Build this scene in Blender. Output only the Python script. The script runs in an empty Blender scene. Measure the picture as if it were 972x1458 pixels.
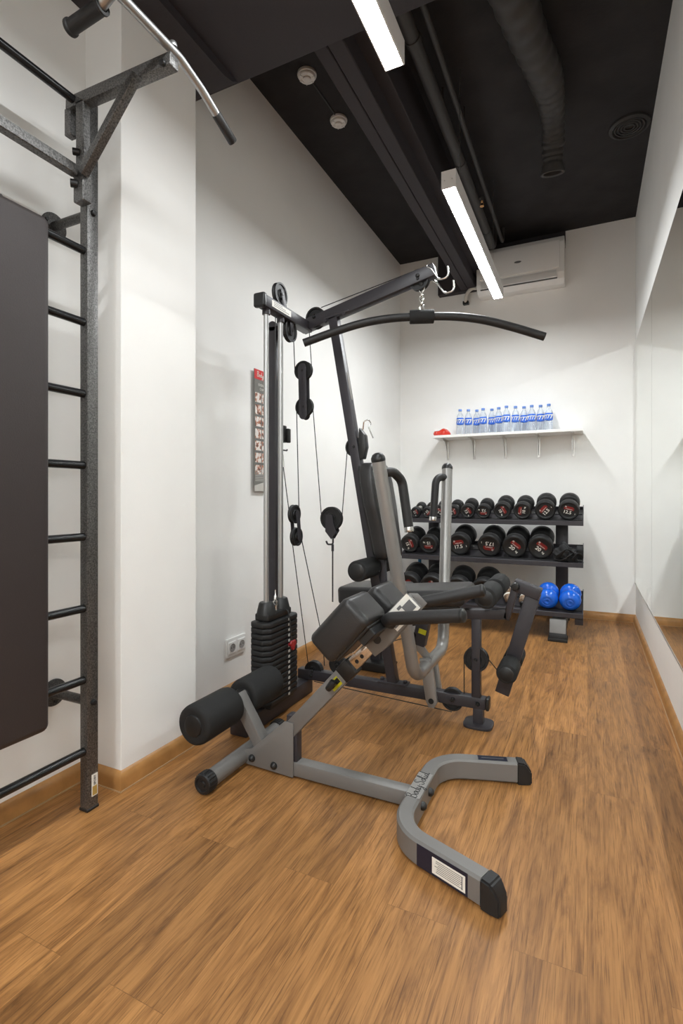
import bpy, bmesh, math, random
from mathutils import Vector, Matrix
random.seed(7)
C = bpy.context.scene.collection
V = Vector
PI = math.pi

# ------------------------------------------------------------------ materials
def mat(name, col, rough=.5, metal=0.0, spec=.5, bump=0.0, bscale=200.0, emit=None, var=0.0, vscale=8.0, coat=0.0, trans=0.0, ior=1.45):
    m = bpy.data.materials.new(name); m.use_nodes = True
    nt = m.node_tree; b = nt.nodes['Principled BSDF']
    b.inputs['Base Color'].default_value = (*col, 1)
    b.inputs['Roughness'].default_value = rough
    b.inputs['Metallic'].default_value = metal
    b.inputs['Specular IOR Level'].default_value = spec
    b.inputs['Coat Weight'].default_value = coat
    b.inputs['Transmission Weight'].default_value = trans
    b.inputs['IOR'].default_value = ior
    if emit:
        b.inputs['Emission Color'].default_value = (*emit[0], 1)
        b.inputs['Emission Strength'].default_value = emit[1]
    tc = None
    if bump or var:
        tc = nt.nodes.new('ShaderNodeTexCoord')
    if bump:
        n = nt.nodes.new('ShaderNodeTexNoise'); n.inputs['Scale'].default_value = bscale; n.inputs['Detail'].default_value = 3
        bp = nt.nodes.new('ShaderNodeBump'); bp.inputs['Strength'].default_value = bump; bp.inputs['Distance'].default_value = .002
        nt.links.new(tc.outputs['Object'], n.inputs['Vector'])
        nt.links.new(n.outputs['Fac'], bp.inputs['Height']); nt.links.new(bp.outputs['Normal'], b.inputs['Normal'])
    if var:
        n2 = nt.nodes.new('ShaderNodeTexNoise'); n2.inputs['Scale'].default_value = vscale; n2.inputs['Detail'].default_value = 4
        nt.links.new(tc.outputs['Object'], n2.inputs['Vector'])
        r = nt.nodes.new('ShaderNodeValToRGB')
        r.color_ramp.elements[0].position = .3; r.color_ramp.elements[1].position = .7
        r.color_ramp.elements[0].color = (*[max(0, c*(1-var)) for c in col], 1)
        r.color_ramp.elements[1].color = (*[min(1, c*(1+var)) for c in col], 1)
        nt.links.new(n2.outputs['Fac'], r.inputs['Fac']); nt.links.new(r.outputs['Color'], b.inputs['Base Color'])
    return m

M = {}
M['wall'] = mat('painted_wall', (.86, .855, .835), .7, spec=.25, bump=.12, bscale=350, var=.02, vscale=3)
M['ceiling'] = mat('black_ceiling_paint', (.024, .022, .023), .75, spec=.3, bump=.5, bscale=60, var=.25, vscale=6)
M['bulkhead'] = mat('black_bulkhead_paint', (.042, .037, .041), .7, spec=.3, bump=.3, bscale=90)
M['duct'] = mat('black_painted_duct', (.046, .044, .043), .55, spec=.4, bump=.3, bscale=40)
M['base'] = mat('oak_skirting', (.41, .205, .068), .36, spec=.5, var=.18, vscale=14)
M['caulk'] = mat('sealant', (.42, .27, .14), .6)
M['iron'] = mat('charcoal_powder_coat', (.034, .031, .036), .42, spec=.5, bump=.08, bscale=500)
M['silver'] = mat('silver_grey_powder_coat', (.175, .168, .160), .45, metal=.15, spec=.5, bump=.06, bscale=600)
M['tube'] = mat('silver_grey_tube', (.31, .30, .288), .33, metal=.45, spec=.5, bump=.04, bscale=500)
M['hammer'] = mat('hammered_grey_paint', (.125, .122, .118), .36, metal=.6, spec=.5, bump=.5, bscale=230, var=.6, vscale=210)
M['hammer_dark'] = mat('hammered_dark_paint', (.07, .068, .066), .38, metal=.5, spec=.5, bump=.5, bscale=230, var=.6, vscale=210)
M['chrome'] = mat('chrome', (.72, .71, .69), .16, metal=1)
M['bar_steel'] = mat('brushed_bar_steel', (.42, .42, .42), .38, metal=.9)
M['rod'] = mat('guide_rod_steel', (.46, .46, .455), .36, metal=.85)
M['satin'] = mat('satin_steel', (.55, .54, .52), .3, metal=1)
M['foam'] = mat('black_foam', (.017, .017, .017), .75, spec=.35, bump=.5, bscale=420)
M['foamgrip'] = mat('black_foam_grip', (.019, .018, .018), .5, spec=.45, bump=.15, bscale=500)
M['vinyl'] = mat('black_vinyl', (.022, .021, .021), .36, spec=.5, bump=.3, bscale=260)
M['vinylbrown'] = mat('dark_brown_vinyl', (.036, .028, .027), .5, spec=.45, bump=.35, bscale=330)
M['plastic'] = mat('black_plastic', (.014, .014, .014), .38, spec=.5)
M['rubber'] = mat('black_rubber', (.013, .013, .0135), .5, spec=.5, bump=.1, bscale=400)
M['gloss'] = mat('black_gloss_paint', (.012, .012, .013), .22, spec=.5)
M['plate'] = mat('cast_plate_black', (.016, .016, .0165), .5, spec=.45, bump=.25, bscale=300)
M['white'] = mat('white_plastic', (.78, .77, .75), .35)
M['white_lam'] = mat('white_laminate', (.80, .79, .77), .35, coat=.2)
M['lamp_body'] = mat('lamp_white_paint', (.72, .70, .69), .4)
M['red'] = mat('red_print', (.20, .012, .010), .5)
M['redgloss'] = mat('red_gloss_plastic', (.62, .03, .012), .2, coat=.6)
M['print'] = mat('white_print', (.78, .76, .70), .5)
M['blackprint'] = mat('black_print', (.012, .012, .013), .5)
M['greyprint'] = mat('grey_print', (.14, .14, .14), .5)
M['yellow'] = mat('yellow_sticker', (.45, .42, .012), .4)
M['navy'] = mat('navy_sticker', (.012, .014, .03), .35)
M['gold'] = mat('gold_print', (.45, .30, .08), .4)
M['blue'] = mat('blue_vinyl', (.006, .115, .62), .25, spec=.5, coat=.4)
M['cyanblue'] = mat('blue_rubber', (.01, .13, .27), .5)
M['cable'] = mat('black_cable', (.02, .02, .02), .4)
M['poster'] = mat('poster_grey', (.155, .15, .135), .35, coat=.3)
M['poster_pale'] = mat('poster_pale', (.52, .50, .46), .35, coat=.3)
M['camo'] = mat('mottled_brown_cover', (.19, .125, .08), .5, var=.8, vscale=45)
M['hose'] = mat('cream_hose', (.55, .52, .47), .5)
M['brass'] = mat('brass', (.55, .30, .12), .3, metal=1)
M['label_blue'] = mat('blue_bottle_label', (.03, .15, .68), .35)
M['cap_blue'] = mat('blue_cap', (.12, .24, .60), .4)
M['cloth'] = mat('black_cloth', (.028, .028, .029), .8, spec=.3, bump=.5, bscale=300)
M['socket'] = mat('socket_recess', (.30, .29, .28), .5)
M['acgrey'] = mat('grey_louver_gap', (.10, .10, .10), .5)

def mirror_mat():
    m = bpy.data.materials.new('mirror_glass'); m.use_nodes = True
    b = m.node_tree.nodes['Principled BSDF']
    b.inputs['Base Color'].default_value = (.89, .92, .89, 1); b.inputs['Metallic'].default_value = 1; b.inputs['Roughness'].default_value = 0.0
    return m
M['mirror'] = mirror_mat()

def water_mat():
    m = bpy.data.materials.new('clear_bottle'); m.use_nodes = True
    nt = m.node_tree; nt.nodes.clear()
    out = nt.nodes.new('ShaderNodeOutputMaterial'); mix = nt.nodes.new('ShaderNodeMixShader')
    tr = nt.nodes.new('ShaderNodeBsdfTransparent'); gl = nt.nodes.new('ShaderNodeBsdfPrincipled')
    tr.inputs['Color'].default_value = (.93, .95, .97, 1)
    gl.inputs['Base Color'].default_value = (.72, .78, .84, 1); gl.inputs['Roughness'].default_value = .08
    fr = nt.nodes.new('ShaderNodeLayerWeight'); fr.inputs['Blend'].default_value = .42
    nt.links.new(fr.outputs['Facing'], mix.inputs['Fac']); nt.links.new(tr.outputs[0], mix.inputs[1]); nt.links.new(gl.outputs[0], mix.inputs[2])
    nt.links.new(mix.outputs[0], out.inputs['Surface'])
    return m
M['water'] = water_mat()

def floor_mat():
    m = bpy.data.materials.new('oak_laminate'); m.use_nodes = True
    nt = m.node_tree; b = nt.nodes['Principled BSDF']; L = nt.links.new
    tc = nt.nodes.new('ShaderNodeTexCoord'); sep = nt.nodes.new('ShaderNodeSeparateXYZ'); L(tc.outputs['Object'], sep.inputs[0])
    sw = nt.nodes.new('ShaderNodeCombineXYZ'); L(sep.outputs['Y'], sw.inputs['X']); L(sep.outputs['X'], sw.inputs['Y'])
    br = nt.nodes.new('ShaderNodeTexBrick'); L(sw.outputs[0], br.inputs['Vector'])
    br.offset = .37; br.inputs['Scale'].default_value = 1
    br.inputs['Brick Width'].default_value = 1.25; br.inputs['Row Height'].default_value = .155
    br.inputs['Mortar Size'].default_value = .0007; br.inputs['Mortar Smooth'].default_value = .3; br.inputs['Bias'].default_value = 0
    br.inputs['Color1'].default_value = (0, 0, 0, 1); br.inputs['Color2'].default_value = (1, 1, 1, 1); br.inputs['Mortar'].default_value = (.5, .5, .5, 1)
    # grain coordinates: stretched along Y, shifted plank by plank
    gx = nt.nodes.new('ShaderNodeMath'); gx.operation = 'MULTIPLY'; gx.inputs[1].default_value = 13; L(sep.outputs['X'], gx.inputs[0])
    gy = nt.nodes.new('ShaderNodeMath'); gy.operation = 'MULTIPLY'; gy.inputs[1].default_value = 1.5; L(sep.outputs['Y'], gy.inputs[0])
    gz = nt.nodes.new('ShaderNodeMath'); gz.operation = 'MULTIPLY'; gz.inputs[1].default_value = 37; L(br.outputs['Color'], gz.inputs[0])
    gv = nt.nodes.new('ShaderNodeCombineXYZ'); L(gx.outputs[0], gv.inputs[0]); L(gy.outputs[0], gv.inputs[1]); L(gz.outputs[0], gv.inputs[2])
    n1 = nt.nodes.new('ShaderNodeTexNoise'); n1.inputs['Scale'].default_value = 1.15; n1.inputs['Detail'].default_value = 9; n1.inputs['Roughness'].default_value = .68; n1.inputs['Distortion'].default_value = 2.2
    L(gv.outputs[0], n1.inputs['Vector'])
    gx2 = nt.nodes.new('ShaderNodeVectorMath'); gx2.operation = 'MULTIPLY'; gx2.inputs[1].default_value = (9, 3.0, 1); L(gv.outputs[0], gx2.inputs[0])
    n2 = nt.nodes.new('ShaderNodeTexNoise'); n2.inputs['Scale'].default_value = 1.6; n2.inputs['Detail'].default_value = 4; L(gx2.outputs[0], n2.inputs['Vector'])
    n3 = nt.nodes.new('ShaderNodeTexNoise'); n3.inputs['Scale'].default_value = 1.8; n3.inputs['Detail'].default_value = 3; L(tc.outputs['Object'], n3.inputs['Vector'])
    r1 = nt.nodes.new('ShaderNodeValToRGB'); e = r1.color_ramp.elements
    e[0].position = .27; e[0].color = (.165, .072, .023, 1); e[1].position = .76; e[1].color = (.49, .238, .076, 1)
    k = r1.color_ramp.elements.new(.45); k.color = (.325, .150, .048, 1)
    k = r1.color_ramp.elements.new(.58); k.color = (.44, .210, .069, 1)
    L(n1.outputs['Fac'], r1.inputs['Fac'])
    r2 = nt.nodes.new('ShaderNodeValToRGB'); e = r2.color_ramp.elements
    e[0].position = .30; e[0].color = (.50, .49, .50, 1); e[1].position = .55; e[1].color = (1, 1, 1, 1); L(n2.outputs['Fac'], r2.inputs['Fac'])
    mx = nt.nodes.new('ShaderNodeMix'); mx.data_type = 'RGBA'; mx.blend_type = 'MULTIPLY'; mx.inputs['Factor'].default_value = .45
    L(r1.outputs['Color'], mx.inputs['A']); L(r2.outputs['Color'], mx.inputs['B'])
    gx3 = nt.nodes.new('ShaderNodeVectorMath'); gx3.operation = 'MULTIPLY'; gx3.inputs[1].default_value = (26, 5.5, 1); L(gv.outputs[0], gx3.inputs[0])
    n4 = nt.nodes.new('ShaderNodeTexNoise'); n4.inputs['Scale'].default_value = 1.0; n4.inputs['Detail'].default_value = 3; L(gx3.outputs[0], n4.inputs['Vector'])
    r3 = nt.nodes.new('ShaderNodeValToRGB'); e = r3.color_ramp.elements
    e[0].position = .33; e[0].color = (.45, .42, .40, 1); e[1].position = .46; e[1].color = (1, 1, 1, 1); L(n4.outputs['Fac'], r3.inputs['Fac'])
    mx2 = nt.nodes.new('ShaderNodeMix'); mx2.data_type = 'RGBA'; mx2.blend_type = 'MULTIPLY'; mx2.inputs['Factor'].default_value = .75
    L(mx.outputs['Result'], mx2.inputs['A']); L(r3.outputs['Color'], mx2.inputs['B'])
    # plank tone
    pt = nt.nodes.new('ShaderNodeMapRange'); pt.inputs['To Min'].default_value = .74; pt.inputs['To Max'].default_value = 1.0; L(br.outputs['Color'], pt.inputs['Value'])
    pt2 = nt.nodes.new('ShaderNodeMapRange'); pt2.inputs['From Min'].default_value = .3; pt2.inputs['From Max'].default_value = .7; pt2.inputs['To Min'].default_value = .88; pt2.inputs['To Max'].default_value = 1.12; L(n3.outputs['Fac'], pt2.inputs['Value'])
    mu = nt.nodes.new('ShaderNodeMath'); mu.operation = 'MULTIPLY'; L(pt.outputs[0], mu.inputs[0]); L(pt2.outputs[0], mu.inputs[1])
    mo = nt.nodes.new('ShaderNodeMapRange'); mo.inputs['To Min'].default_value = 1; mo.inputs['To Max'].default_value = .62; L(br.outputs['Fac'], mo.inputs['Value'])
    mu2 = nt.nodes.new('ShaderNodeMath'); mu2.operation = 'MULTIPLY'; L(mu.outputs[0], mu2.inputs[0]); L(mo.outputs[0], mu2.inputs[1])
    vm = nt.nodes.new('ShaderNodeVectorMath'); vm.operation = 'SCALE'; L(mx2.outputs['Result'], vm.inputs[0]); L(mu2.outputs[0], vm.inputs['Scale'])
    L(vm.outputs[0], b.inputs['Base Color'])
    rr = nt.nodes.new('ShaderNodeMapRange'); rr.inputs['To Min'].default_value = .36; rr.inputs['To Max'].default_value = .50; L(n1.outputs['Fac'], rr.inputs['Value']); L(rr.outputs[0], b.inputs['Roughness'])
    b.inputs['Specular IOR Level'].default_value = .3
    bp = nt.nodes.new('ShaderNodeBump'); bp.inputs['Strength'].default_value = .12; bp.inputs['Distance'].default_value = .002
    L(n2.outputs['Fac'], bp.inputs['Height']); L(bp.outputs['Normal'], b.inputs['Normal'])
    return m
M['floor'] = floor_mat()

def photo_mat():
    m = bpy.data.materials.new('exercise_photo_print'); m.use_nodes = True
    nt = m.node_tree; b = nt.nodes['Principled BSDF']; L = nt.links.new
    tc = nt.nodes.new('ShaderNodeTexCoord'); n = nt.nodes.new('ShaderNodeTexNoise'); n.inputs['Scale'].default_value = 42; n.inputs['Detail'].default_value = 2
    L(tc.outputs['Object'], n.inputs['Vector'])
    r = nt.nodes.new('ShaderNodeValToRGB'); r.color_ramp.interpolation = 'EASE'; e = r.color_ramp.elements
    e[0].position = .36; e[0].color = (.10, .05, .04, 1); e[1].position = .55; e[1].color = (.74, .70, .66, 1)
    k = e.new(.44); k.color = (.45, .17, .09, 1)
    L(n.outputs['Fac'], r.inputs['Fac']); L(r.outputs['Color'], b.inputs['Base Color']); b.inputs['Roughness'].default_value = .35
    return m
M['photo'] = photo_mat()

# ------------------------------------------------------------------ geometry helpers (all return nothing; they add to a bmesh)
def nb(): return bmesh.new()

def frame(d, up=(0, 0, 1)):
    z = V(d).normalized(); u = V(up)
    if abs(z.dot(u.normalized())) > .98: u = V((0, 1, 0)) if abs(z.y) < .9 else V((1, 0, 0))
    x = u.cross(z).normalized(); y = z.cross(x).normalized()
    return Matrix((x, y, z)).transposed()

def merge(bm, tmp):
    me = bpy.data.meshes.new('tmp'); tmp.to_mesh(me); tmp.free(); bm.from_mesh(me); bpy.data.meshes.remove(me)

def box(bm, c, s, R=None, bev=.003, seg=2):
    t = bmesh.new(); bmesh.ops.create_cube(t, size=1)
    bmesh.ops.scale(t, vec=V(s), verts=t.verts)
    if bev: bmesh.ops.bevel(t, geom=list(t.edges), offset=min(bev, min(s)*.49), segments=seg, profile=.5, affect='EDGES')
    if R is not None: bmesh.ops.transform(t, matrix=R.to_4x4(), verts=t.verts)
    bmesh.ops.translate(t, vec=V(c), verts=t.verts)
    merge(bm, t)

def b2(bm, x0, x1, y0, y1, z0, z1, bev=.003, seg=2):
    box(bm, ((x0+x1)/2, (y0+y1)/2, (z0+z1)/2), (abs(x1-x0), abs(y1-y0), abs(z1-z0)), None, bev, seg)

def bar(bm, a, b, w, h, up=(0, 0, 1), bev=.004, seg=2, ext=0.0):
    a = V(a); b = V(b); d = b-a
    box(bm, (a+b)/2, (w, h, d.length+ext), frame(d, up), bev, seg)

def cyl(bm, a, b, r, r2=None, seg=24, bev=0.0):
    a = V(a); b = V(b); d = b-a; L = d.length
    r2 = r if r2 is None else r2
    t = bev
    if t: prof = [(0, 0), (r-t, 0), (r-.3*t, .3*t), (r, t), (r2, L-t), (r2-.3*t, L-.3*t), (r2-t, L), (0, L)]
    else: prof = [(0, 0), (r, 0), (r2, L), (0, L)]
    lathe(bm, prof, a, d, seg)

def lathe(bm, prof, o, d, seg=24):
    R = frame(d); o = V(o); rings = []
    for r, z in prof:
        if r <= 1e-6: rings.append([bm.verts.new(o + R @ V((0, 0, z)))])
        else: rings.append([bm.verts.new(o + R @ V((r*math.cos(2*PI*k/seg), r*math.sin(2*PI*k/seg), z))) for k in range(seg)])
    for A, B in zip(rings, rings[1:]):
        for k in range(seg):
            k2 = (k+1) % seg
            if len(A) == 1 and len(B) == 1: continue
            if len(A) == 1: bm.faces.new((A[0], B[k2], B[k]))
            elif len(B) == 1: bm.faces.new((A[k], A[k2], B[0]))
            else: bm.faces.new((A[k], A[k2], B[k2], B[k]))

def fillet(pts, r, n=8):
    pts = [V(p) for p in pts]; out = [pts[0]]
    for i in range(1, len(pts)-1):
        p, a, b = pts[i], pts[i-1], pts[i+1]
        u = (a-p).normalized(); v = (b-p).normalized(); ang = u.angle(v)
        t = min(r/math.tan(ang/2), (a-p).length*.49, (b-p).length*.49)
        rr = t*math.tan(ang/2); c = p + (u+v).normalized()*(rr/math.sin(ang/2))
        s = p+u*t-c; e = p+v*t-c
        for k in range(n+1):
            out.append(c + s.normalized().slerp(e.normalized(), k/n)*rr)
    out.append(pts[-1]); return out

def catmull(pts, n=6):
    pts = [V(p) for p in pts]; P = [pts[0]*2-pts[1]] + pts + [pts[-1]*2-pts[-2]]; out = []
    for i in range(1, len(P)-2):
        for k in range(n):
            t = k/n; a, b, c, d = P[i-1], P[i], P[i+1], P[i+2]
            out.append(.5*((2*b)+(c-a)*t+(2*a-5*b+4*c-d)*t*t+(3*b-a-3*c+d)*t**3))
    out.append(pts[-1]); return out

def tube(bm, pts, r, seg=12, caps=True):
    pts = [V(p) for p in pts]; n = len(pts); rad = r if isinstance(r, (list, tuple)) else [r]*n
    T = []
    for i in range(n):
        d = (pts[min(i+1, n-1)]-pts[max(i-1, 0)]); T.append(d.normalized())
    x = frame(T[0]).col[0].copy(); rings = []
    for i in range(n):
        x = (x - T[i]*x.dot(T[i])).normalized(); y = T[i].cross(x)
        rings.append([bm.verts.new(pts[i] + (x*math.cos(2*PI*k/seg)+y*math.sin(2*PI*k/seg))*rad[i]) for k in range(seg)])
    for A, B in zip(rings, rings[1:]):
        for k in range(seg): bm.faces.new((A[k], A[(k+1) % seg], B[(k+1) % seg], B[k]))
    if caps: bm.faces.new(rings[0][::-1]); bm.faces.new(rings[-1])

def sweep(bm, pts, w, h, up=(0, 0, 1), c=.006):
    # rounded-rectangle section along a path
    pts = [V(p) for p in pts]; n = len(pts); up = V(up); rings = []
    sec = [(-w/2+c, -h/2), (w/2-c, -h/2), (w/2, -h/2+c), (w/2, h/2-c), (w/2-c, h/2), (-w/2+c, h/2), (-w/2, h/2-c), (-w/2, -h/2+c)]
    for i in range(n):
        d = (pts[min(i+1, n-1)]-pts[max(i-1, 0)]).normalized(); s = d.cross(up).normalized(); u = s.cross(d)
        rings.append([bm.verts.new(pts[i]+s*a+u*b) for a, b in sec])
    m = len(sec)
    for A, B in zip(rings, rings[1:]):
        for k in range(m): bm.faces.new((A[k], A[(k+1) % m], B[(k+1) % m], B[k]))
    bm.faces.new(rings[0][::-1]); bm.faces.new(rings[-1])

def prism(bm, poly, vec, bev=0.0):
    t = bmesh.new(); vec = V(vec)
    a = [t.verts.new(V(p)) for p in poly]; b = [t.verts.new(V(p)+vec) for p in poly]; n = len(a)
    t.faces.new(a[::-1]); t.faces.new(b)
    for k in range(n): t.faces.new((a[k], a[(k+1) % n], b[(k+1) % n], b[k]))
    bmesh.ops.recalc_face_normals(t, faces=t.faces)
    if bev: bmesh.ops.bevel(t, geom=list(t.edges), offset=bev, segments=2, profile=.5, affect='EDGES')
    merge(bm, t)

def text(bm, s, size, Mx, ext=.0002, shear=0.0, align='CENTER', spacing=1.0, bold=0.0):
    cu = bpy.data.curves.new('t', 'FONT'); cu.body = s; cu.size = size; cu.extrude = ext; cu.shear = shear
    cu.align_x = align; cu.align_y = 'CENTER'; cu.space_character = spacing; cu.offset = bold; cu.resolution_u = 3
    ob = bpy.data.objects.new('t', cu); C.objects.link(ob)
    dg = bpy.context.evaluated_depsgraph_get(); me = bpy.data.meshes.new_from_object(ob.evaluated_get(dg))
    me.transform(Mx); bm.from_mesh(me)
    bpy.data.objects.remove(ob); bpy.data.curves.remove(cu); bpy.data.meshes.remove(me)

SCRIPT = {'B': (.58, [[(.05, 0), (.15, 1)], [(0, .85), (.3, 1.02), (.5, .85), (.35, .55), (.15, .52), (.45, .45), (.5, .15), (.25, -.02), (0, .1)]]),
 'o': (.45, [[(.3, .45), (.08, .3), (.1, .05), (.3, .03), (.38, .25), (.3, .45), (.5, .4)]]),
 'd': (.55, [[(.35, .4), (.1, .35), (.08, .05), (.28, .05), (.4, .4), (.55, 1.0), (.4, .2), (.5, 0), (.6, .1)]]),
 'y': (.5, [[(.05, .45), (.1, .1), (.3, .1), (.42, .45), (.3, -.3), (.1, -.5), (.05, -.3), (.5, .1)]]),
 '-': (.3, [[(.08, .3), (.22, .32)]]),
 'S': (.55, [[(.5, .85), (.35, 1.0), (.15, .85), (.2, .6), (.42, .4), (.35, .05), (.1, 0), (0, .2)]]),
 'l': (.33, [[(0, .1), (.25, .8), (.25, 1.0), (.12, .8), (.1, .1), (.2, 0), (.35, .15)]]),
 'i': (.25, [[(.05, .4), (.05, .05), (.15, 0), (.25, .15)], [(.1, .6), (.13, .64)]])}
def script(bm, s, size, Mx, r):
    x = 0; W = sum(SCRIPT[c][0] for c in s)
    for c in s:
        w, st = SCRIPT[c]
        for p in st:
            pts = [V(((x+a-W/2)*size, (b-.4)*size, 0)) for a, b in p]
            tube(bm, [Mx @ q for q in catmull(pts, 4)], r, 5)
        x += w

# ------------------------------------------------------------------ object helpers
def finish(bm, name, m, smooth=35):
    bmesh.ops.recalc_face_normals(bm, faces=bm.faces)
    me = bpy.data.meshes.new(name); bm.to_mesh(me); bm.free()
    me.materials.append(m)
    for p in me.polygons: p.use_smooth = True
    me.set_sharp_from_angle(angle=math.radians(smooth))
    return me

def props(o, label=None, cat=None, group=None, kind=None):
    if label: o['label'] = label
    if cat: o['category'] = cat
    if group: o['group'] = group
    if kind: o['kind'] = kind
    return o

def thing(name, loc, label, cat, group=None, rot=(0, 0, 0)):
    o = bpy.data.objects.new(name, None); C.objects.link(o); o.location = loc; o.rotation_euler = rot
    o.empty_display_size = .05; o['_o'] = tuple(loc)
    return props(o, label, cat, group)

def part(name, bm, m, parent, label=None, smooth=35, local=False):
    me = finish(bm, name, M[m] if isinstance(m, str) else m, smooth)
    if not local:
        p = parent
        while p.parent: p = p.parent
        me.transform(Matrix.Translation(-V(p.location)))
    o = bpy.data.objects.new(name, me); C.objects.link(o); o.parent = parent
    if label: o['label'] = label
    return o

def solo(name, bm, m, loc, label, cat, group=None, smooth=35):
    me = finish(bm, name, M[m], smooth); me.transform(Matrix.Translation(-V(loc)))
    o = bpy.data.objects.new(name, me); C.objects.link(o); o.location = loc
    return props(o, label, cat, group)

def struct(name, bm, m, parent=None, smooth=35):
    me = finish(bm, name, M[m], smooth); o = bpy.data.objects.new(name, me); C.objects.link(o)
    if parent: o.parent = parent
    else: o['kind'] = 'structure'
    return o

def copy_tree(o, parent=None):
    c = o.copy(); C.objects.link(c); c.parent = parent
    for ch in list(o.children): copy_tree(ch, c)
    return c

ORD = ['first', 'second', 'third', 'fourth', 'fifth', 'sixth', 'seventh', 'eighth', 'ninth', 'tenth', 'eleventh', 'twelfth']

# ================================================================== ROOM
XL, XR, YB, YN, ZC = -1.70, .36, 4.93, -2.6, 3.38
b = nb(); b2(b, XL-.1, XR+.1, YN-.1, YB+.1, -.1, 0, 0); struct('floor', b, 'floor')
b = nb(); b2(b, XL-.1, XR+.1, YN-.1, YB+.1, ZC, ZC+.1, 0); struct('ceiling', b, 'ceiling')
b = nb(); b2(b, XL-.1, XL, YN-.1, YB+.1, 0, ZC, 0); struct('wall_left', b, 'wall')
b = nb(); b2(b, XR, XR+.1, YN-.1, YB+.1, 0, ZC, 0); struct('wall_right', b, 'wall')
b = nb(); b2(b, XL, XR, YB, YB+.1, 0, ZC, 0); struct('wall_back', b, 'wall')
b = nb(); b2(b, XL, XR, YN-.1, YN, 0, ZC, 0); struct('wall_front', b, 'wall')
b = nb(); b2(b, XL, -1.512, 1.33, 1.722, 0, ZC, .002, 1); struct('wall_column', b, 'wall')

def skirting(name, pts, norms):
    # profile swept along an axis-aligned run with mitred corners
    prof = [(-.001, 0), (.018, 0), (.018, .040), (.0155, .050), (.010, .058), (.005, .063), (-.001, .066)]
    b = nb(); rings = []
    for i, (x, y) in enumerate(pts):
        ns = [norms[j] for j in (i-1, i) if 0 <= j < len(norms)]
        nx, ny = sum(n[0] for n in ns), sum(n[1] for n in ns)
        if len(ns) == 2 and ns[0] == ns[1]: nx, ny = ns[0]
        rings.append([b.verts.new((x+nx*p, y+ny*p, z)) for p, z in prof])
    for A, B in zip(rings, rings[1:]):
        for k in range(len(prof)): b.faces.new((A[k], A[(k+1) % len(prof)], B[(k+1) % len(prof)], B[k]))
    b.faces.new(rings[0][::-1]); b.faces.new(rings[-1])
    return struct(name, b, 'base')
skirting('baseboard_left', [(XL, YN), (XL, 1.33), (-1.512, 1.33), (-1.512, 1.722), (XL, 1.722), (XL, YB), (XR, YB), (XR, YN)],
         [(1, 0), (0, -1), (1, 0), (0, 1), (1, 0), (0, -1), (-1, 0)])
b = nb()
b2(b, XL+.018, -1.49, 1.3085, 1.312, 0, .004, 0); b2(b, -1.494, -1.4905, 1.31, 1.745, 0, .004, 0); b2(b, XL+.018, -1.678, YN, 1.31, 0, .004, 0)
b2(b, XL, XR-.018, YB-.0215, YB-.018, 0, .004, 0); b2(b, XR-.0215, XR-.018, YN, YB, 0, .004, 0)
struct('trim_1', b, 'caulk')

# black bulkhead, beam and services under the ceiling
b = nb(); b2(b, XL, XR, YN, 1.89, 2.90, ZC, .01, 2)
prof = [(YN, 2.86), (1.78, 2.86), (1.84, 2.875), (1.885, 2.905), (1.90, 2.95), (1.90, ZC), (YN, ZC)]
prism(b, [V((XL, y, z)) for y, z in prof], (.29, 0, 0))
struct('ceiling_bulkhead', b, 'bulkhead')
b = nb(); b2(b, -1.075, -1.012, 1.86, YB, 2.985, ZC, .004, 1); b2(b, -1.008, -.935, 1.86, YB, 2.985, ZC, .004, 1)
b2(b, -1.0125, -1.0075, 1.86, YB, 2.995, ZC, 0); b2(b, -.95, -.87, 1.86, YB, 3.09, ZC, .004, 1)
struct('ceiling_beam', b, 'bulkhead')
b = nb(); b2(b, -1.297, -.87, 4.86, YB, 2.978, ZC, .003, 1); struct('trim_2', b, 'bulkhead')

# water pipes
b = nb(); tube(b, fillet([(-.745, 1.86, 3.21), (-.745, 4.62, 3.21), (-.745, 4.62, ZC+.01)], .08, 6), .034, 16)
for y in (2.35, 3.35, 4.3): cyl(b, (-.745, y-.02, 3.21), (-.745, y+.02, 3.21), .038, seg=16)
for y in (2.9, 4.1): cyl(b, (-.745, y, 3.21), (-.745, y, ZC), .005, seg=8)
solo('water_pipe', b, 'duct', (-.745, 3.4, 3.21), 'thick black painted pipe running along the ceiling beside the thin pipe', 'pipe')
b = nb(); tube(b, fillet([(-.665, 1.86, 3.25), (-.665, 4.64, 3.25), (-.665, 4.64, ZC+.01)], .05, 6), .015, 12)
for y in (3.1, 4.2): cyl(b, (-.665, y, 3.25), (-.665, y, ZC), .004, seg=8)
solo('conduit_pipe', b, 'duct', (-.665, 3.4, 3.25), 'thin black pipe running along the ceiling beside the thicker pipe', 'pipe')
t = thing('fire_sprinkler', (-.69, 3.80, 3.2), 'small brass fire sprinkler head below the black ceiling pipe', 'sprinkler')
b = nb(); cyl(b, (-.712, 3.80, 3.21), (-.69, 3.80, 3.21), .008); cyl(b, (-.69, 3.80, 3.215), (-.69, 3.80, 3.185), .011, seg=12); part('sprinkler_stem', b, 'duct', t)
b = nb(); cyl(b, (-.69, 3.80, 3.185), (-.69, 3.80, 3.175), .010, .007, 12)
for s in (-1, 1): tube(b, [(-.69+s*.008, 3.8, 3.177), (-.69+s*.012, 3.8, 3.163), (-.69+s*.004, 3.8, 3.150)], .002, 6)
cyl(b, (-.69, 3.8, 3.150), (-.69, 3.8, 3.147), .015, seg=14); part('sprinkler_head', b, 'brass', t)

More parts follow.
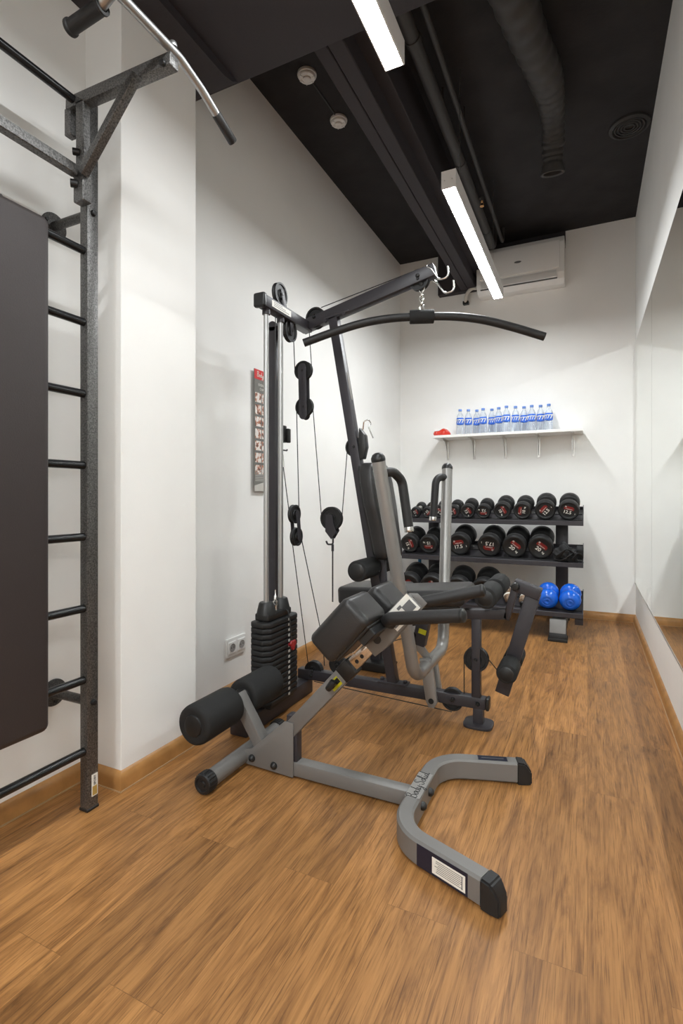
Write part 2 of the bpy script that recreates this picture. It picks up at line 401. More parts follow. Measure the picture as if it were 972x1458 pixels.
# flexible duct
t = thing('ventilation_duct', (-.24, 2.9, 3.2), 'black flexible ventilation duct ending in an open round mouth below the ceiling', 'duct')
path = catmull([(-.42, 1.80, 3.25), (-.34, 2.08, 3.235), (-.29, 2.36, 3.225), (-.25, 2.62, 3.235), (-.205, 2.86, 3.25), (-.19, 3.05, 3.27), (-.185, 3.22, 3.28), (-.188, 3.36, 3.25), (-.195, 3.44, 3.17), (-.198, 3.47, 3.08)], 14)
n = len(path); rad = []
for i in range(n):
    f = i/n; r = .100-.040*min(1, f*1.25); r += .0035*math.sin(i*1.15) + .006*max(0, math.sin(f*17))*(1 if f < .85 else 0); rad.append(r)
b = nb(); tube(b, path, rad, 24, caps=False); part('flexible_sleeve', b, 'duct', t, smooth=60)
d = (path[-1]-path[-3]).normalized(); e = path[-1]
b = nb(); lathe(b, [(.060, -.03), (.066, -.03), (.070, 0), (.072, .014), (.066, .018), (.054, .012), (.050, -.05), (0, -.05)], e, d, 28); part('end_ring', b, 'duct', t)
b = nb(); lathe(b, [(.108, -.01), (.108, .01), (.100, .012), (.100, -.012), (.108, -.01)], path[14], path[16]-path[14], 28)
part('clamp_band', b, 'duct', t)
b = nb(); lathe(b, [(.080, -.008), (.080, .008), (.072, .01), (.072, -.01), (.080, -.008)], path[62], path[64]-path[62], 28); part('clamp_band', b, 'duct', t)

# ceiling speaker / smoke detectors
t = thing('ceiling_vent', (.235, 3.70, ZC), 'round black vent grille in the ceiling beside the mirror wall', 'vent')
b = nb(); lathe(b, [(.115, 0), (.115, .012), (.098, .02), (.092, .008), (.092, 0)], (.235, 3.70, ZC), (0, 0, -1), 32); part('vent_frame', b, 'duct', t)
b = nb()
for r in (.082, .064, .046, .028): lathe(b, [(r, .004), (r+.007, .006), (r+.003, .016), (r-.004, .014), (r, .004)], (.235, 3.70, ZC), (0, 0, -1), 28)
lathe(b, [(0, .002), (.092, .002)], (.235, 3.70, ZC), (0, 0, -1), 28); part('vent_louvers', b, 'duct', t)
def detector(x, y, lab):
    t = thing('smoke_detector', (x, y, ZC), lab, 'smoke detector', 'smoke detectors on the black ceiling')
    b = nb(); lathe(b, [(0, 0), (.052, 0), (.054, .006), (.052, .014), (.046, .018)], (x, y, ZC), (0, 0, -1), 28); part('detector_base', b, 'white', t)
    b = nb(); lathe(b, [(.046, .014), (.047, .022), (.043, .028), (.030, .030), (.029, .027), (.022, .027), (.022, .036), (.014, .040), (0, .041)], (x, y, ZC), (0, 0, -1), 28)
    for k in range(6):
        a = k*PI/3; box(b, (x+.036*math.cos(a), y+.036*math.sin(a), ZC-.029), (.016, .003, .006), Matrix.Rotation(a, 3, 'Z'), .0005, 1)
    part('detector_cap', b, 'white', t)
detector(-1.395, 2.48, 'round white smoke detector on the ceiling nearer the black bulkhead')
detector(-1.388, 2.866, 'round white smoke detector on the ceiling farther from the bulkhead, wire leading to it')
b = nb(); tube(b, [(-1.395, 2.52, ZC-.004), (-1.39, 2.69, ZC-.004), (-1.388, 2.82, ZC-.004)], .005, 8)
solo('detector_cable', b, 'cable', (-1.39, 2.69, ZC), 'short black cable on the ceiling between the two smoke detectors', 'cable')

# ------------------------------------------------------------------ linear lamps
RAD = 26.0      # radiance of a lamp's lit face
M['diffuser'] = mat('lamp_diffuser', (.9, .9, .9), .4)
def lamp(y0, y1, label, k=1.0):
    x, zb, w, h = -.63, 2.60, .074, .088
    t = thing('linear_lamp', (x, (y0+y1)/2, zb), label, 'lamp', 'linear ceiling lamps')
    b = nb()
    b2(b, x-w/2, x-w/2+.004, y0, y1, zb, zb+h, .001, 1); b2(b, x+w/2-.004, x+w/2, y0, y1, zb, zb+h, .001, 1)
    b2(b, x-w/2, x+w/2, y0, y1, zb+h-.004, zb+h, .001, 1)
    part('lamp_housing', b, 'lamp_body', t)
    b = nb(); b2(b, x-w/2+.0045, x+w/2-.0045, y0+.002, y1-.002, zb-.0005, zb+.006, .0005, 1); part('diffuser', b, 'diffuser', t)
    L = bpy.data.lights.new('lamp_light', 'AREA'); L.shape = 'RECTANGLE'; L.size = w-.010; L.size_y = y1-y0-.006
    L.color = (.96, .99, 1.0); L.energy = RAD*k*L.size*L.size_y*PI
    lo = bpy.data.objects.new('lamp_light', L); C.objects.link(lo); lo.parent = t; lo.location = (0, 0, -.0015); lo.visible_camera = True; lo.visible_glossy = True
    for yy, s in ((y0, -1), (y1, 1)):
        b = nb(); b2(b, x-w/2, x+w/2, yy, yy+s*.003, zb, zb+h, .0008, 1); ec = part('end_cap', b, 'lamp_body', t)
        for dx in (-.02, .018): b = nb(); cyl(b, (x+dx, yy+s*.002, zb+h*.45), (x+dx, yy+s*.0045, zb+h*.45), .003, seg=10); part('screw', b, 'satin', ec)
    for yy in (y0+.25, y1-.25):
        b = nb(); cyl(b, (x, yy, zb+h), (x, yy, zb+h+.02), .007, seg=10); cyl(b, (x, yy, zb+h), (x, yy, ZC if yy > 1.9 else 2.9), .0012, seg=6); part('hanging_wire', b, 'satin', t)
lamp(2.567, 4.164, 'white linear lamp hanging farther away, in front of the air conditioner', 1.05)
lamp(.17, 1.765, 'white linear lamp hanging nearest the camera under the black bulkhead', .60)
lamp(-2.2, -.62, 'white linear lamp hanging behind the camera', 1.9)

# ------------------------------------------------------------------ mirror panels
for y0, y1, lab in ((3.677, 4.915, 'far mirror panel meeting the back wall corner'), (1.9, 3.673, 'near mirror panel on the right wall at the picture edge'), (.1, 1.896, 'mirror panel on the right wall beside the camera')):
    b = nb(); b2(b, .354, .36, y0, y1, .335, 2.32, 0)
    solo('wall_mirror', b, 'mirror', (.357, (y0+y1)/2, .335), lab, 'mirror', 'mirror panels on the right wall')
b = nb(); b2(b, .3515, .3595, .1, 4.915, .329, .3345, .0008, 1)
solo('mirror_rail', b, 'satin', (.356, 2.5, .33), 'thin metal rail along the bottom edge of the wall mirror', 'rail')

# ------------------------------------------------------------------ double socket
t = thing('double_socket', (-1.69, 2.24, .255), 'white double power socket low on the left wall beside the weight stack', 'socket')
b = nb(); b2(b, XL, -1.688, 2.158, 2.320, .207, .305, .004, 2); part('frame', b, 'white', t)
for yc in (2.199, 2.279):
    b = nb(); b2(b, -1.690, -1.684, yc-.031, yc+.031, .225, .287, .002, 1); f = part('cover', b, 'white', t)
    b = nb(); lathe(b, [(.0215, .0005), (.0215, .003), (.0195, .003), (.0195, .0008), (0, .0008)], (-1.6845, yc, .256), (1, 0, 0), 24); part('socket_recess', b, 'socket', f)
    for dy in (-.0095, .0095): b = nb(); cyl(b, (-1.684, yc+dy, .256), (-1.6828, yc+dy, .256), .003, seg=10); part('socket_hole', b, 'blackprint', f)

# ------------------------------------------------------------------ exercise poster
t = thing('exercise_poster', (-1.685, 2.50, 1.08), 'tall exercise poster board with red header on the left wall behind the weight tower', 'poster')
PX = -1.682; py0, py1, pz0, pz1 = 2.392, 2.605, 1.078, 1.768
b = nb(); b2(b, PX-.005, PX, py0, py1, pz0, pz1, .001, 1); b2(b, XL, PX-.004, 2.47, 2.53, 1.15, 1.70, 0); part('board', b, 'poster', t)
b = nb(); b2(b, PX, PX+.0008, py0, py1, pz1-.055, pz1, 0); part('header', b, mat('poster_red', (.60, .018, .02), .35), t)
MP = lambda y, z: Matrix.Translation((PX+.0014, y, z)) @ Matrix(((0, 0, 1, 0), (1, 0, 0, 0), (0, 1, 0, 0), (0, 0, 0, 1)))
b = nb(); script(b, 'Body-Solid', .030, MP(2.484, pz1-.028), .0016); part('lettering', b, 'print', t)
b = nb(); text(b, 'EXERCISES', .020, MP(2.475, pz1-.085)); text(b, 'CHART', .020, MP(2.475, pz1-.108)); part('title', b, 'print', t)
for i in range(7):
    for j in range(3):
        yy = 2.400+j*.066; zz = pz1-.185-i*.068
        b = nb(); b2(b, PX, PX+.0009, yy, yy+.057, zz, zz+.054, 0); part('photo', b, 'photo', t)
        b = nb(); b2(b, PX, PX+.0009, yy+.003, yy+.05, zz-.009, zz-.006, 0); part('caption', b, 'greyprint', t)
b = nb(); prism(b, [(PX, 2.394, pz0+.002), (PX, 2.603, pz0+.002), (PX, 2.603, 1.42), (PX, 2.59, 1.24), (PX, 2.55, 1.16), (PX, 2.48, 1.13), (PX, 2.394, 1.112)], (.0007, 0, 0)); part('swoosh', b, 'poster_pale', t)
b = nb()
for k in range(7): b2(b, PX+.0003, PX+.0011, 2.40, 2.515-.004*(k % 3), 1.195-k*.0095, 1.198-k*.0095, 0)
part('paragraph', b, 'poster_pale', t)

# ------------------------------------------------------------------ wall shelf, bottles, red pouch
t = thing('wall_shelf', (-.665, 4.79, 1.595), 'white wall shelf holding water bottles above the dumbbell rack', 'shelf')
b = nb(); b2(b, -1.292, -.035, 4.65, YB, 1.588, 1.612, .002, 1); part('board', b, 'white_lam', t)
for x in (-1.215, -.965, -.685, -.395, -.115):
    b = nb(); b2(b, x-.011, x+.011, 4.68, YB, 1.582, 1.588, .001, 1); b2(b, x-.011, x+.011, YB-.006, YB, 1.40, 1.585, .001, 1)
    prism(b, [(x-.002, 4.70, 1.583), (x-.002, 4.925, 1.583), (x-.002, 4.925, 1.42), (x-.002, 4.912, 1.42), (x-.002, 4.86, 1.53), (x-.002, 4.80, 1.568)], (.004, 0, 0))
    part('bracket', b, 'satin', t)
def bottle():
    t = thing('water_bottle', (0, 0, 0), '', 'water bottle', 'water bottles on the wall shelf')
    b = nb(); prof = [(0, .004), (.022, 0), (.030, .003), (.0325, .012)]
    for k in range(6): z = .022+k*.013; prof += [(.0325, z), (.0305, z+.0045), (.0325, z+.009)]
    prof += [(.0325, .128), (.0325, .160), (.031, .172), (.024, .192), (.0145, .207), (.0125, .212), (.0125, .218), (.016, .219), (.016, .221), (.0125, .222), (0, .222)]
    lathe(b, prof, (0, 0, 0), (0, 0, 1), 24); part('bottle_body', b, 'water', t, local=True, smooth=60)
    b = nb(); lathe(b, [(.0328, .098), (.0331, .098), (.0331, .158), (.0328, .158)], (0, 0, 0), (0, 0, 1), 24); lb = part('bottle_label', b, 'label_blue', t, local=True)
    b = nb()
    for a0 in (-1.9, -.9, .3):
        text(b, '77', .048, Matrix.Translation((.0337*math.sin(a0+.4), -.0337*math.cos(a0+.4), .124)) @ Matrix.Rotation(a0+.4, 4, 'Z') @ Matrix.Rotation(PI/2, 4, 'X'), ext=.0004, bold=.0012)
    part('label_print', b, 'print', lb, local=True)
    b = nb(); lathe(b, [(.0155, .220), (.0158, .236), (.0145, .239), (0, .239)], (0, 0, 0), (0, 0, 1), 20)
    part('cap', b, 'cap_blue', t, local=True)
    return t
bx = [-1.058, -.990, -.923, -.857, -.789, -.721, -.648, -.578, -.511, -.443, -.373, -.304]
by = [4.745, 4.78, 4.83, 4.775, 4.835, 4.785, 4.735, 4.785, 4.835, 4.795, 4.825, 4.795]
proto = bottle()
for i, (x, y) in enumerate(zip(bx, by)):
    o = proto if i == 0 else copy_tree(proto)
    o.location = (x, y, 1.612); o.rotation_euler = (0, 0, random.uniform(-.5, .5))
    o['label'] = ('clear water bottle with blue label and cap, standing nearest the red pouch' if i == 0 else
                  'clear water bottle with blue label, farthest from the red pouch' if i == 11 else
                  '%s clear blue-labelled water bottle counted from the red pouch' % ORD[i])
t = thing('red_pouch', (-1.225, 4.74, 1.612), 'small glossy red pouch lying at the left end of the wall shelf', 'pouch')
b = nb(); lathe(b, [(0, 0), (.046, 0), (.060, .008), (.062, .018), (.054, .032), (.036, .042), (.016, .046), (0, .047)], (0, 0, 0), (0, 0, 1), 24)
bmesh.ops.scale(b, vec=(1.25, .9, 1.35), verts=b.verts)
for v in b.verts: v.co.z *= 1+.18*math.sin(v.co.x*60); v.co.x += .006*math.sin(v.co.y*70)
part('pouch_body', b, 'redgloss', t, local=True, smooth=80)
b = nb(); tube(b, catmull([(-.055, -.02, .022), (-.02, -.044, .026), (.03, -.045, .024), (.058, -.015, .022)], 6), .0022, 6); part('zip', b, 'red', t, local=True)
b = nb(); box(b, (-.035, -.040, .026), (.016, .004, .012), Matrix.Rotation(.5, 3, 'Z'), .001, 1); part('tag', b, 'print', t, local=True)

# ------------------------------------------------------------------ air conditioner
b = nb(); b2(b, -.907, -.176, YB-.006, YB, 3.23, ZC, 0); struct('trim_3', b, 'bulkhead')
t = thing('air_conditioner', (-.56, 4.82, 2.90), 'white wall air conditioner under the ceiling on the back wall', 'air conditioner')
x0, x1 = -.905, -.178
b = nb(); prism(b, [(x0, YB, 2.885), (x0, 4.80, 2.875), (x0, 4.735, 2.90), (x0, 4.715, 2.95), (x0, 4.712, 3.20), (x0, 4.735, 3.255), (x0, YB, 3.26)], (x1-x0, 0, 0), .006); part('body', b, 'white', t)
b = nb(); b2(b, x0+.03, x1-.035, 4.707, 4.716, 2.985, 3.215, .004, 2); part('front_panel', b, 'white', t)
b = nb(); box(b, ((x0+x1)/2-.01, 4.713, 2.937), (x1-x0-.10, .010, .062), Matrix.Rotation(-.12, 3, 'X'), .003, 2); part('louver', b, 'white', t)
b = nb(); box(b, ((x0+x1)/2-.01, 4.722, 2.902), (x1-x0-.09, .012, .008), None, .001, 1); part('outlet_gap', b, 'acgrey', t)
b = nb(); lathe(b, [(0, .003), (.026, .003), (.030, 0)], (0, 0, 0), (0, -1, 0), 20); bmesh.ops.scale(b, vec=(1, 1, .33), verts=b.verts); bmesh.ops.translate(b, vec=(-.55, 4.707, 3.09), verts=b.verts); part('emblem', b, 'greyprint', t)
t = thing('drain_hose', (-1.0, 4.90, 2.9), 'cream hose curving down from the air conditioner to a black wall clip', 'hose')
b = nb(); tube(b, catmull([(-.93, 4.86, 2.985), (-.97, 4.85, 2.985), (-1.01, 4.86, 2.96), (-1.034, 4.88, 2.92), (-1.04, 4.90, 2.885)], 6), .017, 12); part('hose', b, 'hose', t, smooth=60)
b = nb(); b2(b, -1.066, -1.014, 4.885, YB, 2.865, 2.895, .002, 1); part('wall_clip', b, 'blackprint', t)
b = nb(); tube(b, catmull([(-.93, 4.87, 3.09), (-.99, 4.87, 3.08), (-1.02, 4.875, 3.03), (-.99, 4.88, 2.99), (-.95, 4.88, 3.0), (-.94, 4.87, 3.05)], 6), .004, 6)
solo('power_cable', b, 'hose', (-.97, 4.87, 3.05), 'thin pale cable looped beside the air conditioner', 'cable')

# ================================================================== WALL BARS
t = thing('wall_bars', (-1.515, 1.2, 0), 'grey hammered-steel wall bars with black rungs standing along the left wall', 'wall bars')
def post(y):
    b = nb(); b2(b, -1.534, -1.497, y, y+.043, 0.006, 2.375, .004, 2); part('post', b, 'hammer', t)
    b = nb(); b2(b, -1.536, -1.495, y-.002, y+.045, 0, .010, .002, 1); part('foot_cap', b, 'plastic', t)
    for z in (2.0, .36):
        b = nb(); cyl(b, (-1.69, y+.022, z), (-1.53, y+.022, z), .0155, seg=18); br = part('wall_bracket', b, 'hammer_dark', t)
        b = nb(); cyl(b, (XL, y+.022, z), (-1.692, y+.022, z), .047, seg=32, bev=.002); part('flange', b, 'hammer_dark', br)
        for k in range(3):
            b = nb(); a = k*2*PI/3+.6; cyl(b, (-1.692, y+.022+.032*math.cos(a), z+.032*math.sin(a)), (-1.687, y+.022+.032*math.cos(a), z+.032*math.sin(a)), .006, seg=10); part('screw', b, 'plastic', br)
        b = nb(); lathe(b, [(.0105, 0), (.0105, .003), (.008, .009), (0, .011)], (-1.497, y+.022, z), (1, 0, 0), 18); part('bolt_cap', b, 'plastic', t)
post(1.18); post(.37)
for i in range(10):
    z = .2+i*.2385
    b = nb(); cyl(b, (-1.5155, .41, z), (-1.5155, 1.182, z), .0135, seg=18)
    part('rung', b, 'gloss', t)
b = nb(); b2(b, -1.497, -1.4963, 1.196, 1.2195, .045, .118, 0); s = part('sticker', b, 'print', t, 'white and gold maker sticker')
b = nb(); b2(b, -1.4963, -1.4957, 1.199, 1.2165, .048, .078, 0); part('sticker_block', b, 'gold', s)
MS = Matrix.Translation((-1.4955, 1.208, .098)) @ Matrix.Rotation(PI/2, 4, 'X') if False else Matrix.Translation((-1.4955, 1.208, .098)) @ Matrix(((0, 0, 1, 0), (0, -1, 0, 0), (1, 0, 0, 0), (0, 0, 0, 1)))
b = nb(); text(b, 'SPORT', .011, MS); part('sticker_text', b, 'blackprint', s)

# pull-up attachment hooked on the wall bars
t = thing('pull_up_bar', (-1.33, 1.15, 2.2), 'chrome pull-up bar with grips on grey brackets, hooked over the top of the wall bars', 'pull-up bar')
def arm(y):
    b = nb(); bar(b, (-1.552, y, 2.345), (-1.098, y, 2.332), .036, .038, bev=.003); a = part('bracket_arm', b, 'hammer', t)
    b = nb(); b2(b, -1.566, -1.538, y-.012, y+.018, 2.245, 2.335, .003, 1); part('rear_hook', b, 'hammer', a)
    b = nb(); lathe(b, [(.010, 0), (.011, .004), (.009, .010), (0, .012)], (-1.122, y-.018, 2.318), (0, -1, 0), 18); part('bolt_cap', b, 'plastic', a)
    b = nb(); bar(b, (-1.462, y-.022, 2.085), (-1.225, y-.022, 2.322), .026, .028, up=(0, 1, 0), bev=.003); part('brace', b, 'hammer', t)
    b = nb(); b2(b, -1.503, -1.466, y-.018, y+.010, 2.095, 2.334, .003, 1); part('upright_tube', b, 'hammer', t)
    b = nb(); b2(b, -1.509, -1.462, y-.022, y+.012, 2.005, 2.105, .003, 1); part('hook_block', b, 'hammer', t)
    b = nb(); cyl(b, (-1.50, y-.030, 2.165), (-1.485, y-.015, 2.165), .011, seg=14); part('bolt', b, 'plastic', t)
    b = nb(); cyl(b, (-1.505, y-.034, 2.062), (-1.49, y-.018, 2.062), .013, seg=14); part('bolt', b, 'plastic', t)
arm(1.158); arm(.39)
b = nb(); b2(b, -1.500, -1.470, .32, 1.125, 2.078, 2.112, .003, 1); part('lower_rail', b, 'hammer', t)
b = nb(); pts = [(-1.104, .12, 2.24), (-1.104, .30, 2.345), (-1.104, 1.185, 2.366), (-1.100, 1.28, 2.335), (-1.092, 1.42, 2.262)]
tube(b, fillet(pts, .09, 6), .0132, 16); part('chrome_bar', b, 'bar_steel', t, smooth=60)
b = nb(); cyl(b, (-1.0965, 1.345, 2.301), (-1.0915, 1.428, 2.258), .0155, seg=18, bev=.002); part('end_grip', b, 'foamgrip', t)
b = nb(); lathe(b, [(.012, 0), (.013, .006), (.010, .014), (0, .018)], (-1.104, 1.158, 2.376), (0, 0, 1), 16); part('bolt_cap', b, 'bar_steel', t)
for y in (.945, .58):
    b = nb(); cyl(b, (-1.108, y, 2.352), (-1.148, y, 2.335), .0155, seg=18); g = part('grip_stub', b, 'bar_steel', t)
    b = nb(); lathe(b, [(.014, 0), (.022, 0), (.022, .006), (.019, .009), (.019, .118), (.0225, .121), (.0225, .128), (.019, .132), (0, .132)], (-1.140, y, 2.330), (-1, 0, -.07), 20); part('rubber_grip', b, 'foamgrip', g)

# padded board hanging in front of the bars
t = thing('back_pad_board', (-1.40, .66, .36), 'large dark brown padded board hanging in front of the wall bars', 'padded board')
b = nb(); box(b, (-1.44, .685, 1.115), (.052, .62, 1.50), None, .022, 5)
part('padded_panel', b, 'vinylbrown', t, smooth=50)
b = nb(); b2(b, -1.487, -1.466, .41, .955, .40, 1.83, .002, 1); part('backing_board', b, 'plastic', t)
for y in (.5, .9):
    b = nb(); tube(b, fillet([(-1.48, y, 1.80), (-1.495, y, 1.905), (-1.515, y, 1.9), (-1.54, y, 1.87)], .01, 4), .005, 8); part('hook', b, 'hammer_dark', t)

# ================================================================== MULTI GYM
YG = 2.41
t = thing('multi_gym', (-.90, YG, 0), 'charcoal multi-gym with weight stack, lat tower, press arms and leg developer', 'multi-gym')
# frame
b = nb(); bar(b, (-1.40, YG, .106), (-.418, YG, .106), .05, .052, bev=.005); part('base_beam', b, 'iron', t)
b = nb(); b2(b, -.418, -.402, YG-.027, YG+.027, .078, .134, .006, 2); part('end_cap', b, 'plastic', t)
b = nb(); b2(b, -1.425, -1.335, 1.84, 2.44, 0, .078, .006, 2); part('rear_crossbeam', b, 'iron', t)
b = nb(); b2(b, -.475, -.430, YG-.022, YG+.022, .008, .085, .004); prism(b, [(-.453+.066*math.copysign(abs(math.cos(a))**.55, math.cos(a)), YG+.062*math.copysign(abs(math.sin(a))**.55, math.sin(a)), 0) for a in [2*PI*(k+.5)/24 for k in range(24)]], (0, 0, .014), .003); part('front_foot', b, 'iron', t)
b = nb(); b2(b, -.482, -.442, YG-.0205, YG+.0205, .128, .515, .004); part('seat_post', b, 'iron', t)
U0, U1 = V((-.866, YG, .128)), V((-1.195, YG, 1.985))
b = nb(); bar(b, U0, U1, .05, .05, bev=.005); part('front_upright', b, 'iron', t)
b = nb(); b2(b, -.94, -.79, YG-.032, YG+.032, .130, .138, .002, 1)
for x in (-.925, -.805): lathe(b, [(.012, 0), (.012, .010), (.008, .014), (0, .014)], (x, YG, .137), (0, 0, 1), 6)
part('upright_base_plate', b, 'iron', t)
B0, B1 = V((-1.385, YG, 1.955)), V((-.655, YG, 2.128))
b = nb(); bar(b, B0, B1, .05, .062, bev=.005); part('top_beam', b, 'iron', t)
b = nb(); bar(b, (-1.24, YG, 1.975), (-1.10, YG, 2.0), .056, .012, bev=.002)
for x in (-1.235, -1.125): cyl(b, (x, YG-.03, 1.963+(x+1.235)*.2), (x, YG-.02, 1.963+(x+1.235)*.2), .010, seg=8)
part('top_joint_plate', b, 'iron', t)
b = nb(); b2(b, -1.382, -1.328, 1.985, 2.42, 1.925, 1.978, .005, 2); cb = part('top_crossbar', b, 'iron', t)
b = nb(); b2(b, -1.386, -1.324, 1.958, 1.987, 1.918, 1.984, .010, 3); part('end_cap', b, 'plastic', cb)
b = nb(); b2(b, -1.3285, -1.3272, 2.03, 2.20, 1.938, 1.968, .0003, 1); lb = part('rating_label', b, 'print', cb, 'white printed label')
b = nb()
for k in range(3): b2(b, -1.3275, -1.3268, 2.045, 2.18-.03*k, 1.945+.008*k, 1.948+.008*k, 0)
part('label_lines', b, 'greyprint', lb)
b = nb(); b2(b, -1.495, -1.445, 2.245, 2.295, .07, 1.93, .005); cyl(b, (-1.47, 2.245, 1.93), (-1.47, 2.295, 1.93), .025, seg=20); b2(b, -1.47, -1.36, 2.25, 2.29, 1.905, 1.93, .003); b2(b, -1.48, -1.38, 2.245, 2.295, .0, .075, .004)
part('rear_upright', b, 'iron', t)
# rods + stack
for y in (2.022, 2.147):
    b = nb(); cyl(b, (-1.355, y, .08), (-1.355, y, 1.93), .0125, seg=18); r = part('guide_rod', b, 'rod', t)
    b = nb(); cyl(b, (-1.355, y, 1.900), (-1.355, y, 1.925), .019, seg=18); part('rod_collar', b, 'iron', r)
pl = [(-1.300, 1.985), (-1.300, 2.215), (-1.320, 2.24), (-1.400, 2.24), (-1.415, 2.215), (-1.415, 1.985), (-1.400, 1.965), (-1.332, 1.955)]
NP = 15; z0 = .088; dz = .0257
b = nb(); b2(b, -1.40, -1.31, 1.99, 2.20, .070, .090, .004); part('stack_rest', b, 'rubber', t)
for k in range(NP):
    z = z0+k*dz; b = nb(); prism(b, [(x, y, z) for x, y in pl], (0, 0, .0228), .0055); p = part('weight_plate', b, 'plate', t)
    b = nb(); b2(b, -1.3003, -1.2992, 2.130, 2.144, z+.006, z+.017, .0002, 1); s = part('number_sticker', b, 'print', p)
    b = nb(); text(b, str((NP-k)*5), .008, Matrix.Translation((-1.2988, 2.137, z+.0115)) @ Matrix(((0, 0, 1, 0), (1, 0, 0, 0), (0, 1, 0, 0), (0, 0, 0, 1)))); part('number', b, 'blackprint', s)
zt = z0+NP*dz
b = nb(); prism(b, [(-1.318, 1.985, zt), (-1.318, 2.19, zt), (-1.395, 2.19, zt), (-1.395, 1.985, zt)], (0, 0, .035), .008)
for y in (2.022, 2.147): lathe(b, [(.046, 0), (.044, .01), (.034, .052), (.030, .056), (0, .056)], (-1.355, y, zt+.028), (0, 0, 1), 20)
part('stack_cap', b, 'plastic', t)
b = nb(); cyl(b, (-1.345, 2.085, zt+.03), (-1.345, 2.085, zt+.075), .009, seg=14); lathe(b, [(0, 0), (.012, 0), (.012, .016), (.007, .018), (.007, .04), (.003, .046), (.003, .07), (0, .07)], (-1.345, 2.085, zt+.062), (0, 0, 1), 8)
b2(b, -1.352, -1.338, 2.07, 2.10, zt+.05, zt+.066, .003); part('stack_bolt', b, 'chrome', t)
b = nb(); cyl(b, (-1.345, 2.085, zt+.12), (-1.345, 2.085, 1.93), .0022, seg=8); part('cable', b, 'cable', t)
b = nb(); tube(b, catmull([(-1.33, 2.135, zt+.035), (-1.30, 2.13, zt+.02), (-1.288, 2.128, zt-.04), (-1.287, 2.135, .36)], 6), .0035, 8); pc = part('pin_cord', b, 'cable', t)
b = nb(); cyl(b, (-1.302, 2.137, .335), (-1.275, 2.137, .335), .008, seg=12)
for dy, dz2 in ((-.011, .010), (.011, .010), (0, -.008)): lathe(b, [(0, 0), (.013, .001), (.015, .006), (.013, .011), (0, .012)], (-1.285, 2.137+dy, .335+dz2), (1, 0, 0), 16)
part('selector_pin', b, mat('selector_red', (.26, .012, .016), .35), t, 'red selector pin')
# hook holder on the rear upright
b = nb(); b2(b, -1.47, -1.44, 2.30, 2.345, 1.335, 1.425, .005); b2(b, -1.445, -1.425, 2.335, 2.362, 1.335, 1.410, .005); tube(b, fillet([(-1.45, 2.30, 1.34), (-1.45, 2.31, 1.295), (-1.45, 2.36, 1.295), (-1.45, 2.362, 1.302)], .008, 4), .004, 8)
part('strap_holder', b, 'plastic', t)

def pulley(c, ax, r, cheek=None, w=.021):
    c = V(c); a = V(ax).normalized()
    b = nb(); lathe(b, [(0, -.006), (r*.30, -.006), (r*.34, -w/2), (r*.42, -w/2), (r*.46, -w*.28), (r*.80, -w*.28), (r*.84, -w/2), (r, -w/2), (r, -w*.3), (r*.9, 0), (r, w*.3), (r, w/2), (r*.84, w/2), (r*.80, w*.28), (r*.46, w*.28), (r*.42, w/2), (r*.34, w/2), (r*.30, .006), (0, .006)], c, a, 32)
    p = part('pulley', b, 'rubber', t)
    b = nb(); lathe(b, [(0, -w*.95), (.006, -w*.95), (.0085, -w*.8), (.0085, w*.8), (.006, w*.95), (0, w*.95)], c, a, 12); part('pulley_bolt', b, 'plastic', p)
    return p
YA, XA = (0, 1, 0), (1, 0, 0)
pA = pulley((-1.355, 2.14, 2.035), XA, .056); pB = pulley((-1.355, 2.232, 1.885), XA, .056)
for zc, y, z1 in ((2.035, 2.14, 1.95), (1.885, 2.232, 1.95)):
    b = nb()
    for s in (-1, 1): bar(b, (-1.355+s*.016, y, zc-(.018 if z1 < zc else -.018)*-1), (-1.355+s*.016, y+(.03 if z1 < zc else -.01), z1), .003, .030, up=(0, 1, 0), bev=.001, ext=.01)
    part('pulley_bracket', b, 'iron', t)
pulley((-1.300, YG, 1.995), YA, .056, w=.03); pulley((-.735, YG, 2.095), YA, .050, w=.03)
pulley((-1.376, YG, 1.725), YA, .052); pulley((-1.370, YG, 1.530), YA, .052)
b = nb()
for s in (-1, 1):
    pts = []
    for k in range(13): a = PI*k/12; pts.append((-1.376+.024*math.cos(a), YG+s*.017-.0015, 1.725+.026*math.sin(a)+.012))
    for k in range(13): a = PI+PI*k/12; pts.append((-1.370+.024*math.cos(a), YG+s*.017-.0015, 1.53+.026*math.sin(a)-.042))
    prism(b, pts, (0, .003, 0), .0006)
    for z in (1.685, 1.67, 1.655, 1.50, 1.485, 1.47): cyl(b, (-1.373, YG+s*.018, z), (-1.373, YG+s*.0205, z), .004, seg=8)
part('pulley_block', b, 'iron', t)
fa = V((1, 0, 0))
pulley((-1.30, 2.185, .964), fa, .046); pulley((-1.30, 2.205, .852), fa, .046)
b = nb(); fs = V((0, 1, 0))
for s in (-1, 1):
    o = V((-1.30, 2.195, .908))+fa*s*.017; pts = []
    for k in range(11): a = PI*k/10; pts.append(o+fs*(.018*math.cos(a)-.008)+V((0, 0, .056+.02*math.sin(a))))
    pts += [o+fs*-.014+V((0, 0, .01)), o+fs*-.010+V((0, 0, -.015))]
    for k in range(11): a = PI+PI*k/10; pts.append(o+fs*(.018*math.cos(a)+.008)+V((0, 0, -.056+.02*math.sin(a))))
    pts += [o+fs*.018+V((0, 0, -.01)), o+fs*.014+V((0, 0, .02))]
    prism(b, pts, fa*.003*s)
part('pulley_block', b, 'iron', t)
pulley((-1.208, YG, .935), YA, .062)
b = nb()
